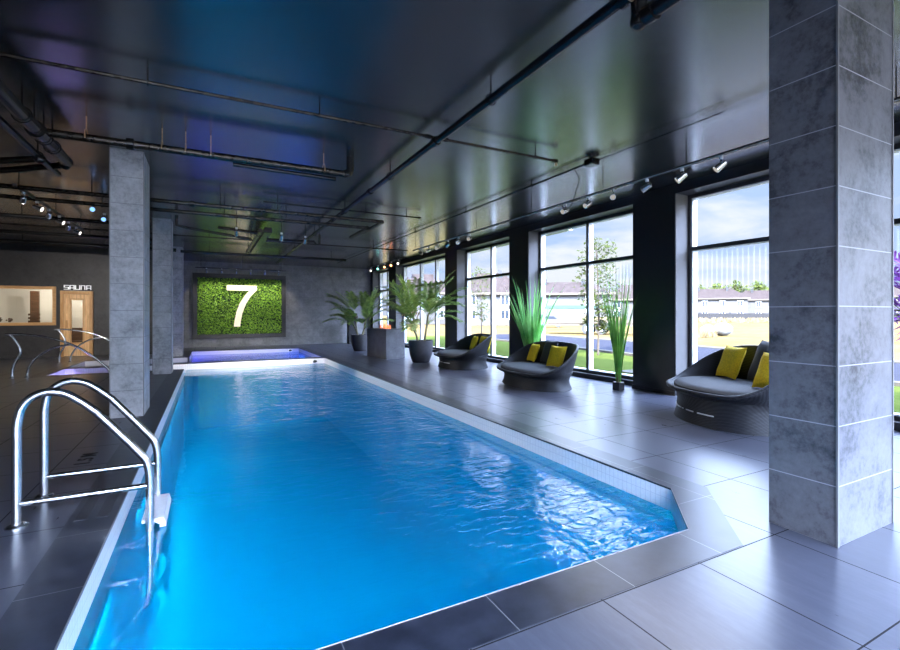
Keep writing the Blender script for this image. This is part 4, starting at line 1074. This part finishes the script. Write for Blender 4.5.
# sauna ceiling lamp, moss panel spots, track spots
sl = thing('sauna_ceiling_lamp', 'white ceiling lamp inside the sauna room', 'lamp', (-4.6, YS+1.1, 2.7))
MB().lathe([(.16, 0), (.16, -.03), (.12, -.06)], n=20).build('lamp_body', M['white_plastic'], sl)
light('lamp_light', 'POINT', (0, 0, -.25), 22, (1, .93, .82), sl, shadow_soft_size=.12)
def aim(o, energy, target, size, col=(1, .94, .86)):
    """a spot lamp just in front of a fixture, turned towards a point of the room"""
    a = o.rotation_euler.z; c = Vector((.0, 0, -.20))
    d = Vector(target)-(Vector(o.location)+c); d.rotate(Matrix.Rotation(-a, 3, 'Z').to_euler())
    q = d.to_track_quat('-Z', 'Y').to_euler()
    light('lamp_light', 'SPOT', c, energy, col, o, q, spot_size=size, spot_blend=.8, shadow_soft_size=.03)
n_e = 0
for o in list(scene.objects):
    g = o.get('group')
    if g == 'spotlights over the moss panel': aim(o, 26, (o.location.x, YF-.1, 1.75), 1.5)
    elif g == 'spotlights above the entry steps':
        if n_e % 2 == 0: aim(o, 105, (-5.0+.6*n_e*.5, YS, 1.3), .8)
        else: aim(o, 210, (3.29, 6.5+3.4*(n_e-1)*.5, .0), .55, (1, .97, .95))
        n_e += 1
    elif g == 'spotlights on the window track': aim(o, 10, (o.location.x-1.5, o.location.y-.5, 0), 1.6)  # weak light added at spotlights that are taken as unlit
    elif g == 'spotlights on the far duct':
        if o.location.x < 2: aim(o, 330, (o.location.x*1.2, 15.14, -.1), .9, (1, .97, .95))
        else: aim(o, 420, (1.3, 20, .0), .5, (1, .97, .95))

sun = light('sun', 'SUN', (0, 0, 30), 7.5, (1, .92, .80), angle=.02)
sun.rotation_euler = (Vector((.62, .42, -.66))).to_track_quat('-Z', 'Y').to_euler()

# sky: pale overcast with soft clouds, brighter towards the zenith
w = bpy.data.worlds.new('sky'); scene.world = w; w.use_nodes = True
nt = w.node_tree; nt.nodes.clear()
def nn(t, **k):
    n = nt.nodes.new(t)
    for a, v in k.items(): setattr(n, a, v)
    return n
tc = nn('ShaderNodeTexCoord'); sp = nn('ShaderNodeSeparateXYZ'); nt.links.new(tc.outputs['Generated'], sp.inputs[0])
mp = nn('ShaderNodeMapping'); mp.inputs['Scale'].default_value = (2.2, 2.2, 7.5); nt.links.new(tc.outputs['Generated'], mp.inputs[0])
no = nn('ShaderNodeTexNoise'); no.inputs['Scale'].default_value = 2.2; no.inputs['Detail'].default_value = 7; no.inputs['Roughness'].default_value = .55; no.inputs['Distortion'].default_value = .3
nt.links.new(mp.outputs[0], no.inputs['Vector'])
r1 = nn('ShaderNodeValToRGB'); r1.color_ramp.elements[0].position = .40; r1.color_ramp.elements[0].color = (.56, .71, 1.0, 1); r1.color_ramp.elements[1].position = .60; r1.color_ramp.elements[1].color = (1.0, 1.0, 1.0, 1)
nt.links.new(no.outputs['Fac'], r1.inputs[0])
r2 = nn('ShaderNodeValToRGB'); e = r2.color_ramp.elements; e[0].position = 0; e[0].color = (.205, .21, .225, 1); e[1].position = 1; e[1].color = (3.1, 3.7, 5.1, 1)
m_ = e.new(.24); m_.color = (.215, .225, .25, 1); m2 = e.new(.42); m2.color = (3.6, 4.1, 5.3, 1)
nt.links.new(sp.outputs[2], r2.inputs[0])
mu = nn('ShaderNodeMix', data_type='RGBA', blend_type='MULTIPLY'); mu.inputs[0].default_value = 1
nt.links.new(r1.outputs[0], mu.inputs[6]); nt.links.new(r2.outputs[0], mu.inputs[7])
# the sky is brighter on the sun's side, behind the building
def wm(op, a, b):
    q = nn('ShaderNodeMath'); q.operation = op
    for i, v in enumerate((a, b)):
        if isinstance(v, (int, float)): q.inputs[i].default_value = v
        else: nt.links.new(v, q.inputs[i])
    return q.outputs[0]
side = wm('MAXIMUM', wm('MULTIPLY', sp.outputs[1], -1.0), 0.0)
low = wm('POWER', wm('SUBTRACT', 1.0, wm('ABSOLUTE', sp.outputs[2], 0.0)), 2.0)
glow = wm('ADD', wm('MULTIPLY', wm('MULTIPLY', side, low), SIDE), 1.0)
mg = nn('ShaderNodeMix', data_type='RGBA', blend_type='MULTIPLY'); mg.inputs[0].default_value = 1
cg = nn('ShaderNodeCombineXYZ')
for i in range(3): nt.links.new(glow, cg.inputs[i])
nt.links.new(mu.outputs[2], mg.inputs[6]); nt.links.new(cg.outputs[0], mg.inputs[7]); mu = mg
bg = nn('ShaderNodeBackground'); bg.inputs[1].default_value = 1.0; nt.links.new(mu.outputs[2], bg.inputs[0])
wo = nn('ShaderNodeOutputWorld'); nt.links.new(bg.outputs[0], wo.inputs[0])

# ------------------------------------------------------------------ camera
cam = bpy.data.cameras.new('camera'); co = bpy.data.objects.new('camera', cam); COL.objects.link(co)
f = 465.8; cam.sensor_fit = 'HORIZONTAL'; cam.sensor_width = 36; cam.lens = 36*f/900
cam.shift_y = -(325-314.1)/900
co.location = (0, 0, 1.4)
co.rotation_euler = (PI/2, 0, -math.atan((450-209.2)/f))
cam.clip_start = .05; cam.clip_end = 1000
scene.camera = co
scene.view_settings.view_transform = 'Standard'; scene.view_settings.look = 'None'
scene.view_settings.exposure = 2.2; scene.view_settings.gamma = 1; scene.view_settings.use_curve_mapping = False
scene.cycles.use_denoising = True
scene.cycles.max_bounces = 10; scene.cycles.transparent_max_bounces = 16; scene.cycles.diffuse_bounces = 5; scene.cycles.glossy_bounces = 5
scene.cycles.sample_clamp_indirect = 8
scene.cycles.caustics_reflective = False; scene.cycles.caustics_refractive = False
